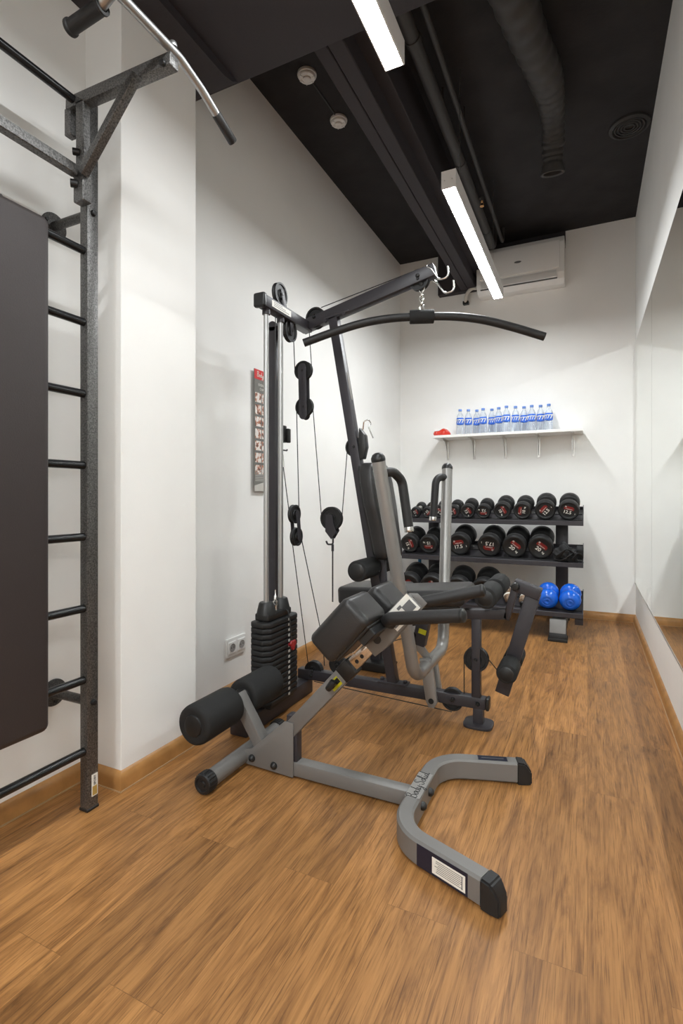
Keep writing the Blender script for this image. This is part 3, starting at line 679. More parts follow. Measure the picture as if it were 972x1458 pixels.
for s in (-1, 1): prism(b, [(-1.232, YG+s*.018, .955), (-1.195, YG+s*.018, .955), (-1.185, YG+s*.018, .90), (-1.172, YG+s*.018, .872), (-1.20, YG+s*.018, .828), (-1.235, YG+s*.018, .868)], (0, s*.003, 0))
b2(b, -1.225, -1.18, YG-.018, YG+.018, .855, .868, .001, 1); part('pulley_yoke', b, 'iron', t)
b = nb(); tube(b, fillet([(-1.20, YG, .84), (-1.20, YG, .80), (-1.225, YG-.012, .80), (-1.232, YG-.016, .818)], .01, 4), .005, 8); cyl(b, (-1.202, YG, .80), (-1.202, YG, .50), .004, seg=8); cyl(b, (-1.202, YG, .80), (-1.202, YG, .765), .007, seg=10); part('hook_rod', b, 'iron', t)
pulley((-1.072, YG, 1.302), YA, .050, w=.03)
b = nb(); prism(b, [(-1.045, YG-.02, 1.40), (-1.012, YG-.02, 1.36), (-1.005, YG-.02, 1.30), (-1.020, YG-.02, 1.24), (-1.05, YG-.02, 1.24)], (0, .04, 0), .004); part('cable_stop', b, 'plastic', t)
b = nb(); tube(b, fillet([(-1.03, YG, 1.39), (-1.02, YG-.012, 1.43), (-1.0, YG, 1.44), (-.99, YG+.012, 1.42), (-1.0, YG, 1.40), (-.975, YG, 1.345)], .01, 4), .0032, 8); part('snap_hook', b, 'chrome', t)
pulley((-.463, YG, .303), YA, .056, w=.03); pulley((-.572, YG, .100), YA, .052, w=.03); pulley((-1.312, YG, .128), YA, .050, w=.03); pulley((-1.155, YG-.03, .19), YA, .048)
for x, z in ((-.452, .106), (-.565, .108), (-1.318, .106), (-1.34, 1.964), (-1.30, 1.995), (-.735, 2.108)): b = nb(); lathe(b, [(0, 0), (.010, 0), (.010, .004), (.007, .009), (0, .010)], (x, YG-.025, z), (0, -1, 0), 14); part('frame_bolt', b, 'plastic', t)
def cable(*pts, r=.0024):
    b = nb(); tube(b, [V(p) for p in pts], r, 8); part('cable', b, 'cable', t)
cable((-.745, YG, 2.147), (-1.27, YG, 2.048))
cable((-1.345, YG, 1.98), (-1.326, YG, 1.725)); cable((-1.43, YG, 1.725), (-1.365, 2.285, 1.885))
cable((-1.42, YG, 1.53), (-1.30, 2.231, .964)); cable((-1.32, YG, 1.53), (-1.268, YG, .945))
cable((-1.148, YG, .945), (-1.118, YG, 1.29)); cable((-1.30, 2.139, .964), (-1.345, 2.155, 1.20))
b = nb(); cyl(b, (-1.345, 2.155, 1.195), (-1.35, 2.155, 1.255), .006, seg=10); part('cable_spring', b, 'chrome', t)
cable((-1.30, 2.160, .850), (-1.335, YG-.02, .15)); cable((-1.30, 2.250, .850), (-1.262, YG, .30), (-1.25, YG, .16))
cable((-1.30, YG-.02, .076), (-.572, YG-.02, .047)); cable((-.519, YG, .103), (-.519, YG, .303)); cable((-.41, YG, .31), (-.345, YG, .235))
cable((-1.15, YG-.03, .232), (-.80, YG+.01, .36), (-.70, YG+.02, .40))
# backrest, seat, rollers
ud = (U1-U0).normalized(); un = V((ud.z, 0, -ud.x))
bc = V((-.927, YG, .978)); Rb = Matrix((un, V((0, 1, 0)), ud)).transposed()
b = nb()
sec = [(1.215, .20), (1.19, .25), (1.12, .285), (1.0, .285), (.88, .25), (.77, .235), (.745, .20)]
prof = []
for z, w in sec: prof.append((z, w/2))
poly = [V((0, YG+w, z)) for z, w in prof] + [V((0, YG-w, z)) for z, w in prof[::-1]]
poly = [V((bc.x + (q.z-bc.z)*ud.x/ud.z - .037, q.y, q.z)) for q in poly]
prism(b, poly, (.074, 0, 0), .016)
part('backrest', b, 'vinyl', t, smooth=50)
b = nb(); prism(b, [V((q.x-.012, YG+(q.y-YG)*.86, bc.z+(q.z-bc.z)*.94)) for q in poly], (.012, 0, 0), .002); part('backrest_board', b, 'plastic', t)
b = nb(); bar(b, (-.93, YG, .76), (-.915, YG, .50), .04, .03, bev=.004); b2(b, -.98, -.92, YG-.02, YG+.02, .68, .72, .004); part('seat_strut', b, 'iron', t)
def roller(x, z, ya, yb, r, end=.6):
    b = nb(); cyl(b, (x, ya, z), (x, yb, z), r, seg=28, bev=.010); p = part('foam_roller', b, 'foam', t)
    for y, s in ((ya, -1), (yb, 1)): b = nb(); lathe(b, [(0, .004), (r*end*.8, .004), (r*end, 0)], (x, y, z), (0, s, 0), 24); part('roller_cap', b, 'plastic', p)
roller(-.968, .702, 2.19, 2.385, .050, .75); roller(-.968, .702, 2.435, 2.63, .050, .75)
b = nb(); cyl(b, (-.968, 2.38, .702), (-.968, 2.44, .702), .014, seg=14); part('roller_axle', b, 'iron', t); b = nb(); cyl(b, (-.385, 2.34, .628), (-.385, 2.46, .628), .014, seg=14); part('roller_axle', b, 'iron', t); b = nb(); cyl(b, (-.307, 2.36, .307), (-.307, 2.46, .307), .014, seg=14); part('roller_axle', b, 'iron', t)
sr = Matrix.Rotation(-.10, 3, 'Y')
b = nb(); box(b, (-.715, YG, .580), (.45, .29, .075), sr, .026, 5); part('seat', b, 'vinyl', t, smooth=50)
b = nb(); box(b, (-.712, YG, .537), (.40, .24, .014), sr, .003, 1); part('seat_board', b, 'plastic', t)
b = nb(); bar(b, (-.93, YG, .472), (-.325, YG, .523), .045, .045, bev=.004); b2(b, -.66, -.56, YG-.03, YG+.03, .505, .54, .003); part('seat_beam', b, 'iron', t)
roller(-.385, .628, 2.19, 2.375, .047, .7); roller(-.385, .628, 2.435, 2.62, .047, .7)
# leg developer
b = nb(); bar(b, (-.330, YG, .50), (-.287, YG, .66), .03, .045, up=(0, 1, 0), bev=.004); part('pivot_bracket', b, 'iron', t)
b = nb(); bar(b, (-.297, YG, .660), (-.185, YG, .622), .056, .052, bev=.005); part('pivot_housing', b, 'iron', t)
b = nb(); lathe(b, [(0, 0), (.016, 0), (.018, .008), (.014, .018), (0, .02)], (-.287, YG-.028, .655), (0, -1, 0), 18); part('pivot_knob', b, 'plastic', t)
b = nb(); bar(b, (-.213, YG, .63), (-.348, YG, .165), .038, .062, bev=.004); part('leg_developer_arm', b, 'iron', t)
roller(-.307, .307, 2.24, 2.385, .043, .7); roller(-.307, .307, 2.435, 2.58, .043, .7)
# press arms: one bent tube
n1, n2 = V((-.785, 2.0, 1.20)), V((-.71, 2.86, 1.205))
path = fillet([n1, (-.70, 2.22, .235), (-.665, 2.60, .285), (-.71, 2.83, 1.205)], .085, 10)
path = fillet([n1, (-.692, 2.20, .245), (-.672, 2.62, .27), n2], .085, 10)
b = nb(); tube(b, path, .029, 20); part('press_arm', b, 'tube', t, smooth=60)
for e, q in ((n1, path[1]), (n2, path[-2])):
    d = (e-q).normalized(); b = nb(); lathe(b, [(.029, -.004), (.0305, 0), (.030, .012), (.022, .026), (.010, .032), (0, .033)], e, d, 20); part('tube_cap', b, 'plastic', t)
for s, e, y in ((-1, n1, 2.0), (1, n2, 2.86)):
    d = (V((-.692, 2.20, .245))-n1).normalized() if s < 0 else (V((-.672, 2.62, .27))-n2).normalized()
    st = e+d*.052
    q = [st, st+V((.085 if s < 0 else .02, .02 if s < 0 else -.10, .004)), None, None]
    if s < 0: pts = [st, st+V((.035, .06, .006)), st+V((.055, .115, -.03)), st+V((.085, .115, -.23))]
    else: pts = [st, st+V((-.042, -.075, .004)), st+V((-.052, -.095, -.215))]
    pts = fillet(pts, .05, 7)
    b = nb(); tube(b, pts, .0205, 16); h = part('press_handle', b, 'foamgrip', t, smooth=60)
    dd = (pts[-1]-pts[-2]).normalized(); b = nb(); cyl(b, pts[-1]-dd*.002, pts[-1]+dd*.022, .0205, seg=20, bev=.002); part('handle_end', b, 'chrome', h)
for y in (2.365, 2.455):
    b = nb(); prism(b, [(-.718, y-.012, .285), (-.662, y-.012, .285), (-.632, y-.012, .088), (-.648, y-.012, .062), (-.672, y-.012, .062), (-.686, y-.012, .088)], (0, .024, 0), .003); p = part('pivot_link', b, 'tube', t)
    b = nb(); cyl(b, (-.66, y-.014, .094), (-.66, y+.014, .094), .013, seg=16); part('pivot_bolt', b, 'plastic', p)
b = nb(); prism(b, [(-.79, YG-.022, .42), (-.735, YG-.022, .43), (-.72, YG-.022, .36), (-.66, YG-.022, .27), (-.70, YG-.022, .27), (-.775, YG-.022, .345)], (0, .008, 0), .001)
part('link_plate', b, 'tube', t)
b = nb(); cyl(b, (-.757, YG-.025, .385), (-.757, YG-.02, .385), .013, seg=16); part('link_bolt', b, 'plastic', t)
b = nb(); bar(b, (-.70, YG, .50), (-.735, YG, .335), .05, .062, bev=.005); lk = part('range_adjuster', b, 'iron', t)
b = nb(); box(b, (-.712, YG-.026, .405), (.038, .002, .024), Matrix.Rotation(.25, 3, 'Y'), .0008, 1); part('warning_sticker', b, 'yellow', lk, 'yellow warning sticker')
b = nb(); q = U0.lerp(U1, .80)+un*.0255
prism(b, [q+V((0, .013*math.cos(a), 0))+ud*.075*math.sin(a) for a in [2*PI*k/24 for k in range(24)]], un*.0008); part('oval_badge', b, 'satin', t, 'silver oval badge')
# J hooks on the beam end
for y, z, x in ((YG-.024, 2.135, -.69), (YG+.024, 2.085, -.675)): b = nb(); tube(b, fillet([(x, y, z+.01), (x+.02, y, z-.005), (x+.06, y, z-.065), (x+.105, y, z-.06), (x+.10, y, z-.01)], .022, 6), .0048, 10); part('bar_hook', b, 'chrome', t, smooth=60)

# lat bar hanging from the tower
LC = V((-.722, YG, 1.917)); LD = V((1.075, .403, 0)).normalized()
lt = thing('lat_pulldown_bar', tuple(LC), 'curved black-gripped lat pulldown bar hanging from the tower beam', 'lat bar')
pts = catmull([LC+LD*s+V((0, 0, z)) for s, z in ((-.575, -.112), (-.42, -.060), (-.28, -.022), (-.14, -.003), (0, 0), (.14, -.003), (.28, -.022), (.42, -.060), (.575, -.112))], 6)
b = nb(); tube(b, pts, .0135, 16); part('bar', b, 'satin', lt, smooth=60)
k = len(pts)
for rng, nm in ((pts[:24], -1), (pts[25:], 1)):
    b = nb(); tube(b, rng, .0195, 16); part('rubber_grip', b, 'foamgrip', lt, smooth=60)
b = nb(); cyl(b, LC-LD*.058, LC+LD*.058, .033, seg=28, bev=.004); part('centre_sleeve', b, 'foam', lt)
b = nb(); tube(b, fillet([LC+V((-.012, 0, .030)), LC+V((-.012, 0, .055)), LC+V((.012, 0, .055)), LC+V((.012, 0, .030))], .012, 5), .0045, 8)
def link(z, w, h, ax):
    pp = []
    for i in range(17): a = 2*PI*i/16; pp.append(LC+V(ax)*w*math.cos(a)+V((0, 0, z+h*math.sin(a))))
    tube(b, pp, .0035, 8, caps=False)
for z, ax in ((.068, (0, 1, 0)), (.090, (1, 0, 0)), (.112, (0, 1, 0))): link(z, .009, .016, ax)
link(.142, .013, .024, (1, 0, 0)); part('chain', b, 'chrome', lt)
b = nb(); lathe(b, [(0, -.016), (.012, -.012), (.016, 0), (.012, .012), (0, .016)], LC+V((0, 0, .158)), (0, 0, 1), 16); part('cable_stop', b, 'plastic', lt)

# ================================================================== ROMAN CHAIR (hyperextension bench)
YR = 1.68
t = thing('hyperextension_bench', (-.72, YR, 0), 'silver-grey roman chair bench with curved foot and black pads in the foreground', 'exercise bench')
G = V((-.919, 0, .272)); u = V((.6756, 0, .7373)); nn = V((-.7373, 0, .6756))
def RC(a, n, y): return G+u*a+nn*n+V((0, y, 0))
Rr = Matrix((u, V((0, 1, 0)), nn)).transposed()
b = nb(); bar(b, (-1.20, YR, .034), (-.525, YR, .034), .05, .052, bev=.005); part('base_beam', b, 'silver', t)
b = nb(); up = fillet([(-.238, 1.357, .042), (-.512, 1.46, .042), (-.512, 1.905, .042), (-.238, 1.992, .042)], .135, 12)
sweep(b, up, .052, .074, c=.007); part('curved_foot', b, 'silver', t, smooth=40)
for e, q in ((up[0], up[1]), (up[-1], up[-2])):
    d = (e-q).normalized(); s = d.cross(V((0, 0, 1)))
    t2 = bmesh.new(); b = nb()
    ring0 = [e-d*.002+s*a*.0275+V((0, 0, h)) for a, h in ((-1, -.042), (1, -.042), (1, .039), (-1, .039))]
    ring1 = [e+d*.030+s*a*.0275+V((0, 0, h)) for a, h in ((-1, -.042), (1, -.042), (1, .036), (-1, .036))]
    ring2 = [e+d*.052+s*a*.021+V((0, 0, h)) for a, h in ((-1, -.042), (1, -.042), (1, .004), (-1, .004))]
    rs = [[b.verts.new(p) for p in r] for r in (ring0, ring1, ring2)]
    for A, B in zip(rs, rs[1:]):
        for k in range(4): b.faces.new((A[k], A[(k+1) % 4], B[(k+1) % 4], B[k]))
    b.faces.new(rs[0][::-1]); b.faces.new(rs[2]); t2.free()
    bmesh.ops.recalc_face_normals(b, faces=b.faces); bmesh.ops.bevel(b, geom=list(b.edges), offset=.005, segments=2, affect='EDGES')
    part('foot_cap', b, 'rubber', t)
for y in (1.625, 1.712): b = nb(); lathe(b, [(0, 0), (.014, 0), (.014, .006), (.011, .012), (.005, .016), (0, .017)], (-.486, y, .045), (1, 0, 0), 16); part('foot_bolt', b, 'plastic', t)
d = (up[0]-up[1]).normalized(); s = V((d.y, -d.x, 0));  s = s if s.y < 0 else -s
m0 = up[0]-d*.005
b = nb(); RL = Matrix((-d, V((0, 0, 1)), s)).transposed()
box(b, up[0]-d*.118+s*.0262+V((0, 0, 0)), (.165, .062, .0009), RL, .0002, 1); wl = part('warning_label', b, 'navy', t, 'dark label with white text panel')
b = nb(); box(b, up[0]-d*.095+s*.0268+V((0, 0, -.002)), (.105, .044, .0009), RL, .0002, 1); lp = part('text_panel', b, 'print', wl)
b = nb()
for k in range(7): box(b, up[0]-d*(.092+.004*(k % 2))+s*.0273+V((0, 0, .014-.005*k)), (.085-.006*(k % 3), .0016, .0006), RL, 0)
box(b, up[0]-d*.052+s*.0274+V((0, 0, -.002)), (.003, .034, .0006), RL, 0); part('text_lines', b, 'greyprint', lp)
d2 = (up[-1]-up[-2]).normalized(); s2 = V((-d2.y, d2.x, 0))
b = nb(); box(b, up[-1]-d2*.085+V((0, 0, .0375)), (.105, .032, .0009), Matrix((d2, s2, V((0, 0, 1)))).transposed(), .0002, 1); nl = part('navy_label', b, 'navy', t, 'navy printed label')
b = nb(); box(b, up[-1]-d2*.085+V((0, 0, .0381)), (.080, .004, .0004), Matrix((d2, s2, V((0, 0, 1)))).transposed(), 0); part('label_line', b, 'greyprint', nl)
b = nb(); b2(b, -.537, -.487, 1.60, 1.76, .0788, .0796, .0003, 1); tp = part('name_plate', b, mat('name_plate_silver', (.30, .29, .275), .35, metal=.3), t, 'silver name strip with handwritten-style lettering')
b = nb(); script(b, 'Body-Solid', .036, Matrix.Translation((-.513, 1.68, .0802)) @ Matrix.Rotation(PI/2, 4, 'Z'), .00105); part('name_lettering', b, 'blackprint', tp)
# gusset plates, rear tube, roller arm
gp = [(-1.215, .012), (-.987, .005), (-.987, .206), (-1.025, .208), (-1.172, .075), (-1.205, .066)]
for y in (YR-.031, YR+.025):
    b = nb(); prism(b, [(x, y, z) for x, z in gp], (0, .006, 0), .002); part('gusset_plate', b, 'silver', t)
for x, z in ((-1.170, .040), (-1.070, .033)): b = nb(); lathe(b, [(0, 0), (.014, 0), (.014, .004), (.011, .010), (.005, .014), (0, .015)], (x, YR-.031, z), (0, -1, 0), 18); part('gusset_bolt', b, 'plastic', t); b = nb(); lathe(b, [(0, 0), (.014, 0), (.012, .012), (0, .014)], (x, YR+.031, z), (0, 1, 0), 14); part('gusset_bolt', b, 'plastic', t)
b = nb(); bar(b, (-1.0, YR, .055), (-1.0, YR, .23), .045, .04, bev=.004); part('support_post', b, 'iron', t)
b = nb(); cyl(b, (-1.222, 1.46, .037), (-1.222, 1.90, .037), .031, seg=28); part('rear_foot_tube', b, 'silver', t)
for y, s in ((1.462, -1), (1.898, 1)):
    b = nb(); lathe(b, [(.0315, -.002), (.036, -.002), (.036, .035), (.033, .040), (.026, .041), (.024, .036), (.012, .036), (.010, .040), (0, .040)], (-1.222, y, .037), (0, s, 0), 28)
    for k in range(20):
        a = 2*PI*k/20; bar(b, (-1.222+.0355*math.cos(a), y, .037+.0355*math.sin(a)), (-1.222+.0355*math.cos(a), y+s*.034, .037+.0355*math.sin(a)), .004, .003, bev=0)
    part('foot_tube_cap', b, 'rubber', t)
b = nb(); bar(b, (-1.135, YR, .075), (-1.262, YR, .262), .05, .05, bev=.005); part('roller_arm', b, 'silver', t)
RX, RZ = -1.268, .232
b = nb(); cyl(b, (RX, 1.45, RZ), (RX, 1.92, RZ), .014, seg=16); part('roller_axle', b, 'satin', t)
for ya, yb in ((1.428, 1.642), (1.718, 1.932)):
    b = nb(); prof = [(0, .002), (.048, .002), (.060, 0), (.070, .007), (.0725, .018)]
    L = yb-ya; prof += [(.0725, L-.018), (.070, L-.007), (.060, L), (.048, L-.002), (0, L-.002)]
    lathe(b, prof, (RX, ya, RZ), (0, 1, 0), 36)
    for v in b.verts:
        r = math.hypot(v.co.x-RX, v.co.z-RZ)
        if .055 < r < .0715: v.co.y += .0035*math.sin(18*math.atan2(v.co.z-RZ, v.co.x-RX))
    p = part('foam_roller', b, 'foam', t, smooth=60)
    for y, s in ((ya, -1), (yb, 1)): b = nb(); lathe(b, [(0, .005), (.030, .005), (.037, .003), (.040, -.004)], (RX, y, RZ), (0, s, 0), 28); part('roller_cap', b, 'plastic', p)
# inclined beam
b = nb(); bar(b, RC(-.16, 0, YR), RC(.195, 0, YR), .05, .056, up=nn, bev=.004); part('inclined_beam', b, 'silver', t)
b = nb(); bar(b, RC(.188, 0, YR), RC(.245, 0, YR), .057, .063, up=nn, bev=.004); part('slide_collar', b, 'plastic', t)
b = nb(); bar(b, RC(.24, 0, YR), RC(.40, 0, YR), .042, .046, up=nn, bev=.003); it = part('inner_tube', b, 'chrome', t, 'polished sliding tube')
for a in (.272, .300): b = nb(); cyl(b, RC(a, -.004, YR-.0214), RC(a, -.004, YR-.0205), .0075, seg=16); part('adjust_hole', b, 'blackprint', it)
b = nb(); box(b, RC(.150, -.004, YR-.0255), (.048, .0012, .034), Rr, .0003, 1); ks = part('knob_sticker', b, 'yellow', t, 'yellow sticker under the pop-pin')
b = nb(); box(b, RC(.150, -.002, YR-.0263), (.046, .0008, .018), Rr, 0); part('knob_sticker_band', b, 'blackprint', ks)
b = nb(); cyl(b, RC(.150, 0, YR-.026), RC(.150, 0, YR-.050), .011, seg=16); cyl(b, RC(.150, 0, YR-.049), RC(.150, 0, YR-.055), .009, seg=12); cyl(b, RC(.132, -.002, YR-.058), RC(.172, .004, YR-.058), .012, seg=16, bev=.004); part('pop_pin', b, 'plastic', t)
# upper carriage
for s in (-1, 1):
    b = nb(); y = YR+s*.034; prism(b, [RC(a, n, y-.003) for a, n in ((.345, -.038), (.345, .034), (.57, .034), (.592, .012), (.592, -.034), (.40, -.044))], (0, .006, 0), .002); part('carriage_plate', b, 'silver', t)
b = nb(); cyl(b, RC(.395, -.004, YR-.040), RC(.395, -.004, YR-.036), .014, seg=18); part('carriage_bolt', b, 'plastic', t)
b = nb(); box(b, RC(.530, -.001, YR-.0378), (.118, .0012, .064), Rr, .0004, 1); cp = part('instruction_label', b, 'print', t, 'white instruction label with grey pictures')
b = nb(); box(b, RC(.562, -.005, YR-.0388), (.040, .0008, .034), Rr, 0); box(b, RC(.490, -.008, YR-.0388), (.034, .0008, .030), Rr, 0); box(b, RC(.535, .016, YR-.0388), (.018, .0008, .010), Rr, 0); part('label_pictures', b, 'greyprint', cp)
b = nb(); box(b, RC(.46, .020, YR), (.23, .062, .016), Rr, .003, 1); part('carriage_spine', b, 'silver', t)
for y, lab in ((1.560, 1), (1.795, 2)):
    b = nb(); box(b, RC(.392, .088, y), (.205, .175, .112), Rr, .022, 5)
    for v in b.verts:      # slightly swollen cushion
        q = v.co-RC(.392, .088, y); a = q.dot(u)/.103; k = q.y/.088
        v.co += nn*.010*(1-a*a)*(1-k*k)*(1 if q.dot(nn) > 0 else 0)
    part('thigh_pad', b, 'vinyl', t, smooth=55)
    b = nb(); box(b, RC(.392, .030, y), (.165, .135, .012), Rr, .003, 1); box(b, RC(.44, .012, y), (.06, .11, .028), Rr, .003, 1); part('pad_board', b, 'plastic', t)
for s in (-1, 1):
    b = nb(); cyl(b, RC(.30, .022, YR+s*.05), RC(.40, .022, YR+s*.05), .006, seg=12); part('pad_rod', b, 'chrome', t)
for pts in ([RC(.47, .0, 1.66), (-.600, 1.605, .640), (-.575, 1.575, .655), (-.343, 1.553, .692)], [RC(.50, .01, 1.70), (-.612, 1.765, .648), (-.59, 1.795, .655), (-.335, 1.832, .722)]):
    q = fillet(pts, .03, 6); b = nb(); tube(b, q, .0215, 18); h = part('handle', b, 'foamgrip', t, smooth=60)
    e = q[-1]; dd = (e-q[-2]).normalized(); b = nb(); lathe(b, [(.0215, -.001), (.0225, .001), (.0215, .008), (.014, .014), (0, .016)], e, dd, 20); part('handle_cap', b, 'plastic', h)

# ================================================================== PADDED STOOL behind the gym
t = thing('padded_stool', (-1.19, 2.95, 0), 'low black padded stool on a grey steel foot behind the multi-gym', 'stool')
b = nb(); box(b, (-1.16, 2.93, .463), (.40, .30, .11), Matrix.Rotation(-.05, 3, 'Y'), .026, 5); part('seat', b, 'vinyl', t, smooth=50)
b = nb(); box(b, (-1.16, 2.93, .398), (.34, .24, .02), None, .003, 1); bar(b, (-1.17, 2.95, .395), (-1.17, 2.95, .04), .06, .06); part('seat_post', b, 'iron', t)
b = nb(); prism(b, [(-1.25, 2.97, .012), (-1.09, 2.97, .012), (-1.09, 2.97, .03), (-1.13, 2.97, .10), (-1.21, 2.97, .10), (-1.25, 2.97, .03)], (0, .10, 0), .004); part('foot', b, 'silver', t)
b = nb(); b2(b, -1.28, -1.08, 2.86, 2.97, 0, .055, .008); b2(b, -1.26, -1.08, 2.96, 3.08, 0, .014, .003); part('foot_block', b, 'plastic', t)

# ================================================================== DUMBBELL RACK
t = thing('dumbbell_rack', (-.74, 4.45, 0), 'black three-tier dumbbell rack against the back wall under the shelf', 'dumbbell rack')
TH = math.radians(15); ct, st_ = math.cos(TH), math.sin(TH)
TX0, TX1 = -1.452, -.03
TIERS = {'top': (4.35, .839), 'middle': (4.25, .530), 'bottom': (4.10, .180)}
for nm, (yf, zf) in TIERS.items():
    R = Matrix.Rotation(TH, 3, 'X'); dep = .40
    f = lambda a, n: V((0, yf, zf)) + V((0, a*ct-n*st_, a*st_+n*ct))
    b = nb(); c = f(dep/2, -.004); box(b, ((TX0+TX1)/2, c.y, c.z), (TX1-TX0-.006, dep, .008), R, .001, 1); tr = part('tray', b, 'iron', t)
    b = nb(); b2(b, TX0, TX1, yf-.006, yf, zf-.014, zf+.022, .002, 1); part('front_lip', b, 'iron', t)
    b = nb(); c = f(dep, .008); box(b, ((TX0+TX1)/2, c.y, c.z), (TX1-TX0-.006, .005, .034), R, .001, 1); part('back_lip', b, 'iron', t)
    b = nb()
    for a in (.085, .25): c = f(a, .003); box(b, ((TX0+TX1)/2, c.y, c.z), (TX1-TX0-.02, .012, .006), R, .001, 1)
    part('tray_rib', b, 'rubber', tr)
    for x in (TX0, TX1-.005):
        b = nb(); prism(b, [V((x, 0, 0))+f(a, n) for a, n in ((-.004, -.012), (dep, -.012), (dep, .040), (.04, .040), (-.004, .022))], (.005, 0, 0), .001); part('end_plate', b, 'iron', t)
    for xc in (-.197, -1.300):
        b = nb(); prism(b, [V((xc-.03, 0, 0))+f(a, n) for a, n in ((.06, -.010), (dep+.03, -.010), (dep+.03, -.07))], (.06, 0, 0), .002); part('tray_arm', b, 'iron', t)
for xc in (-.197, -1.300):
    b = nb(); b2(b, xc-.048, xc+.048, 4.715, 4.765, .06, .915, .004); part('upright', b, 'iron', t)
    b = nb(); b2(b, xc-.055, xc+.055, 4.075, 4.84, .045, .105, .005)
    part('floor_beam', b, 'iron', t)
    b = nb(); prism(b, [(xc-.055, 4.032, .062), (xc-.055, 4.074, .150), (xc-.055, 4.12, .150), (xc-.055, 4.12, .062)], (.11, 0, 0), .002); part('foot_cover', b, 'silver', t)
    b = nb(); prism(b, [(xc-.058, 4.026, .022), (xc-.058, 4.034, .062), (xc-.058, 4.14, .062), (xc-.058, 4.14, .022)], (.116, 0, 0), .002); b2(b, xc-.066, xc+.066, 4.020, 4.16, 0, .024, .004); b2(b, xc-.058, xc+.058, 4.76, 4.85, 0, .046, .004); part('foot', b, 'rubber', t)
for x in (TX1-.055, TX0):
    b = nb(); b2(b, x, x+.055, 4.12, 4.30, .115, .180, .003); part('end_bracket', b, 'iron', t)

def dumbbell(kg, r, L, hl):
    t = thing('dumbbell', (0, 0, 0), '', 'dumbbell', 'black rubber dumbbells on the rack')
    for y, s in ((0, 1), (L, -1)):
        b = nb(); lathe(b, [(0, .005), (r*.70, .005), (r*.76, .0015), (r*.86, 0), (r*.94, .003), (r, .012), (r, hl*.55), (r*.96, hl*.80), (r*.80, hl*.97), (r*.55, hl), (0, hl)], (0, y, r), (0, s, 0), 36); part('head', b, 'rubber', t, local=True)
    b = nb(); lathe(b, [(0, hl*.9), (.022, hl*.9), (.022, hl+.012), (.015, hl+.016), (.0165, L/2), (.015, L-hl-.016), (.022, L-hl-.012), (.022, L-hl*.9), (0, L-hl*.9)], (0, 0, r), (0, 1, 0), 20); part('handle', b, 'satin', t, local=True)
    hb = []
    F = Matrix.Rotation(PI/2, 4, 'X')       # text plane facing the front
    b = nb(); prism(b, [(-r*.48, .0045, r*.06), (r*.46, .0045, r*.06), (r*.46, .0045, r*.30), (r*.30, .0045, r*.42), (-r*.30, .0045, r*.42), (-r*.48, .0045, r*.28)], (0, .002, 0)); em = part('end_emblem', b, 'red', t, local=True)
    b = nb(); text(b, 'STRENGTH', r*.125, Matrix.Translation((0, .0042, r*.13)) @ F); text(b, '*', r*.42, Matrix.Translation((-r*.34, .0042, r*.26)) @ F); part('emblem_text', b, 'print', em, local=True)
    b = nb(); text(b, kg, r*.46, Matrix.Translation((-r*.08, .0040, -r*.20)) @ F, bold=r*.008); text(b, 'kg', r*.24, Matrix.Translation((r*(.12+.15*len(kg)), .0040, -r*.24)) @ F, bold=r*.004); nu = part('weight_number', b, 'print', t, local=True)
    for o in (em, nu): o.location = (0, 0, r)
    return t
SPEC = {'2.5': (.047, .20, .055), '5': (.056, .22, .065), '7.5': (.0605, .24, .075), '10': (.0700, .26, .085), '12.5': (.0780, .275, .090), '15': (.0800, .28, .095), '17.5': (.0930, .29, .100), '20': (.0935, .29, .102), '22.5': (.097, .295, .105), '25': (.0985, .30, .108)}
ROWS = [('top', -.135, '12.5', .25, 'black 12.5 kg dumbbell at the right end of the top tier'), ('top', -.307, '12.5', -.85, 'black 12.5 kg dumbbell second from the right end on the top tier'),
 ('top', -.480, '10', -1.45, 'black dumbbell third from the right end on the top tier'), ('top', -.638, '10', 1.1, 'black dumbbell fourth from the right end on the top tier'),
 ('top', -.790, '7.5', 3.14, 'black dumbbell fifth from the right end on the top tier'), ('top', -.920, '7.5', 1.0, 'black dumbbell sixth from the right end on the top tier'),
 ('top', -1.045, '5', 1.3, 'small black dumbbell on the top tier just right of the silver press arm'), ('top', -1.162, '5', .6, 'small black dumbbell on the top tier mostly hidden by the press arm handle'),
 ('top', -1.270, '2.5', 2.3, 'smallest black dumbbell second from the left end of the top tier'), ('top', -1.378, '2.5', 1.2, 'smallest black dumbbell at the left end of the top tier'),
 ('middle', -.334, '20', .65, 'large black 20 kg dumbbell on the middle tier beside the black straps'), ('middle', -.530, '20', .7, 'large black 20 kg dumbbell second from the straps on the middle tier'),
 ('middle', -.728, '17.5', 3.25, 'large black 17.5 kg dumbbell with upside-down numbers on the middle tier'), ('middle', -.972, '17.5', -.18, 'large black 17.5 kg dumbbell upright on the middle tier right of the press arm'),
 ('middle', -1.235, '15', 3.10, 'black 15 kg dumbbell with upside-down numbers left of the press arm on the middle tier'), ('middle', -1.405, '15', 1.25, 'black 15 kg dumbbell at the left end of the middle tier'),
 ('bottom', -.745, '22.5', .4, 'large black dumbbell on the bottom tier right of the press arm, beside the foam rollers'), ('bottom', -.95, '22.5', 2.0, 'large black dumbbell on the bottom tier just right of the press arm'),
 ('bottom', -1.165, '25', .9, 'large black dumbbell on the bottom tier between the two press arms'), ('bottom', -1.365, '25', -.7, 'large black dumbbell at the left end of the bottom tier')]
made = {}
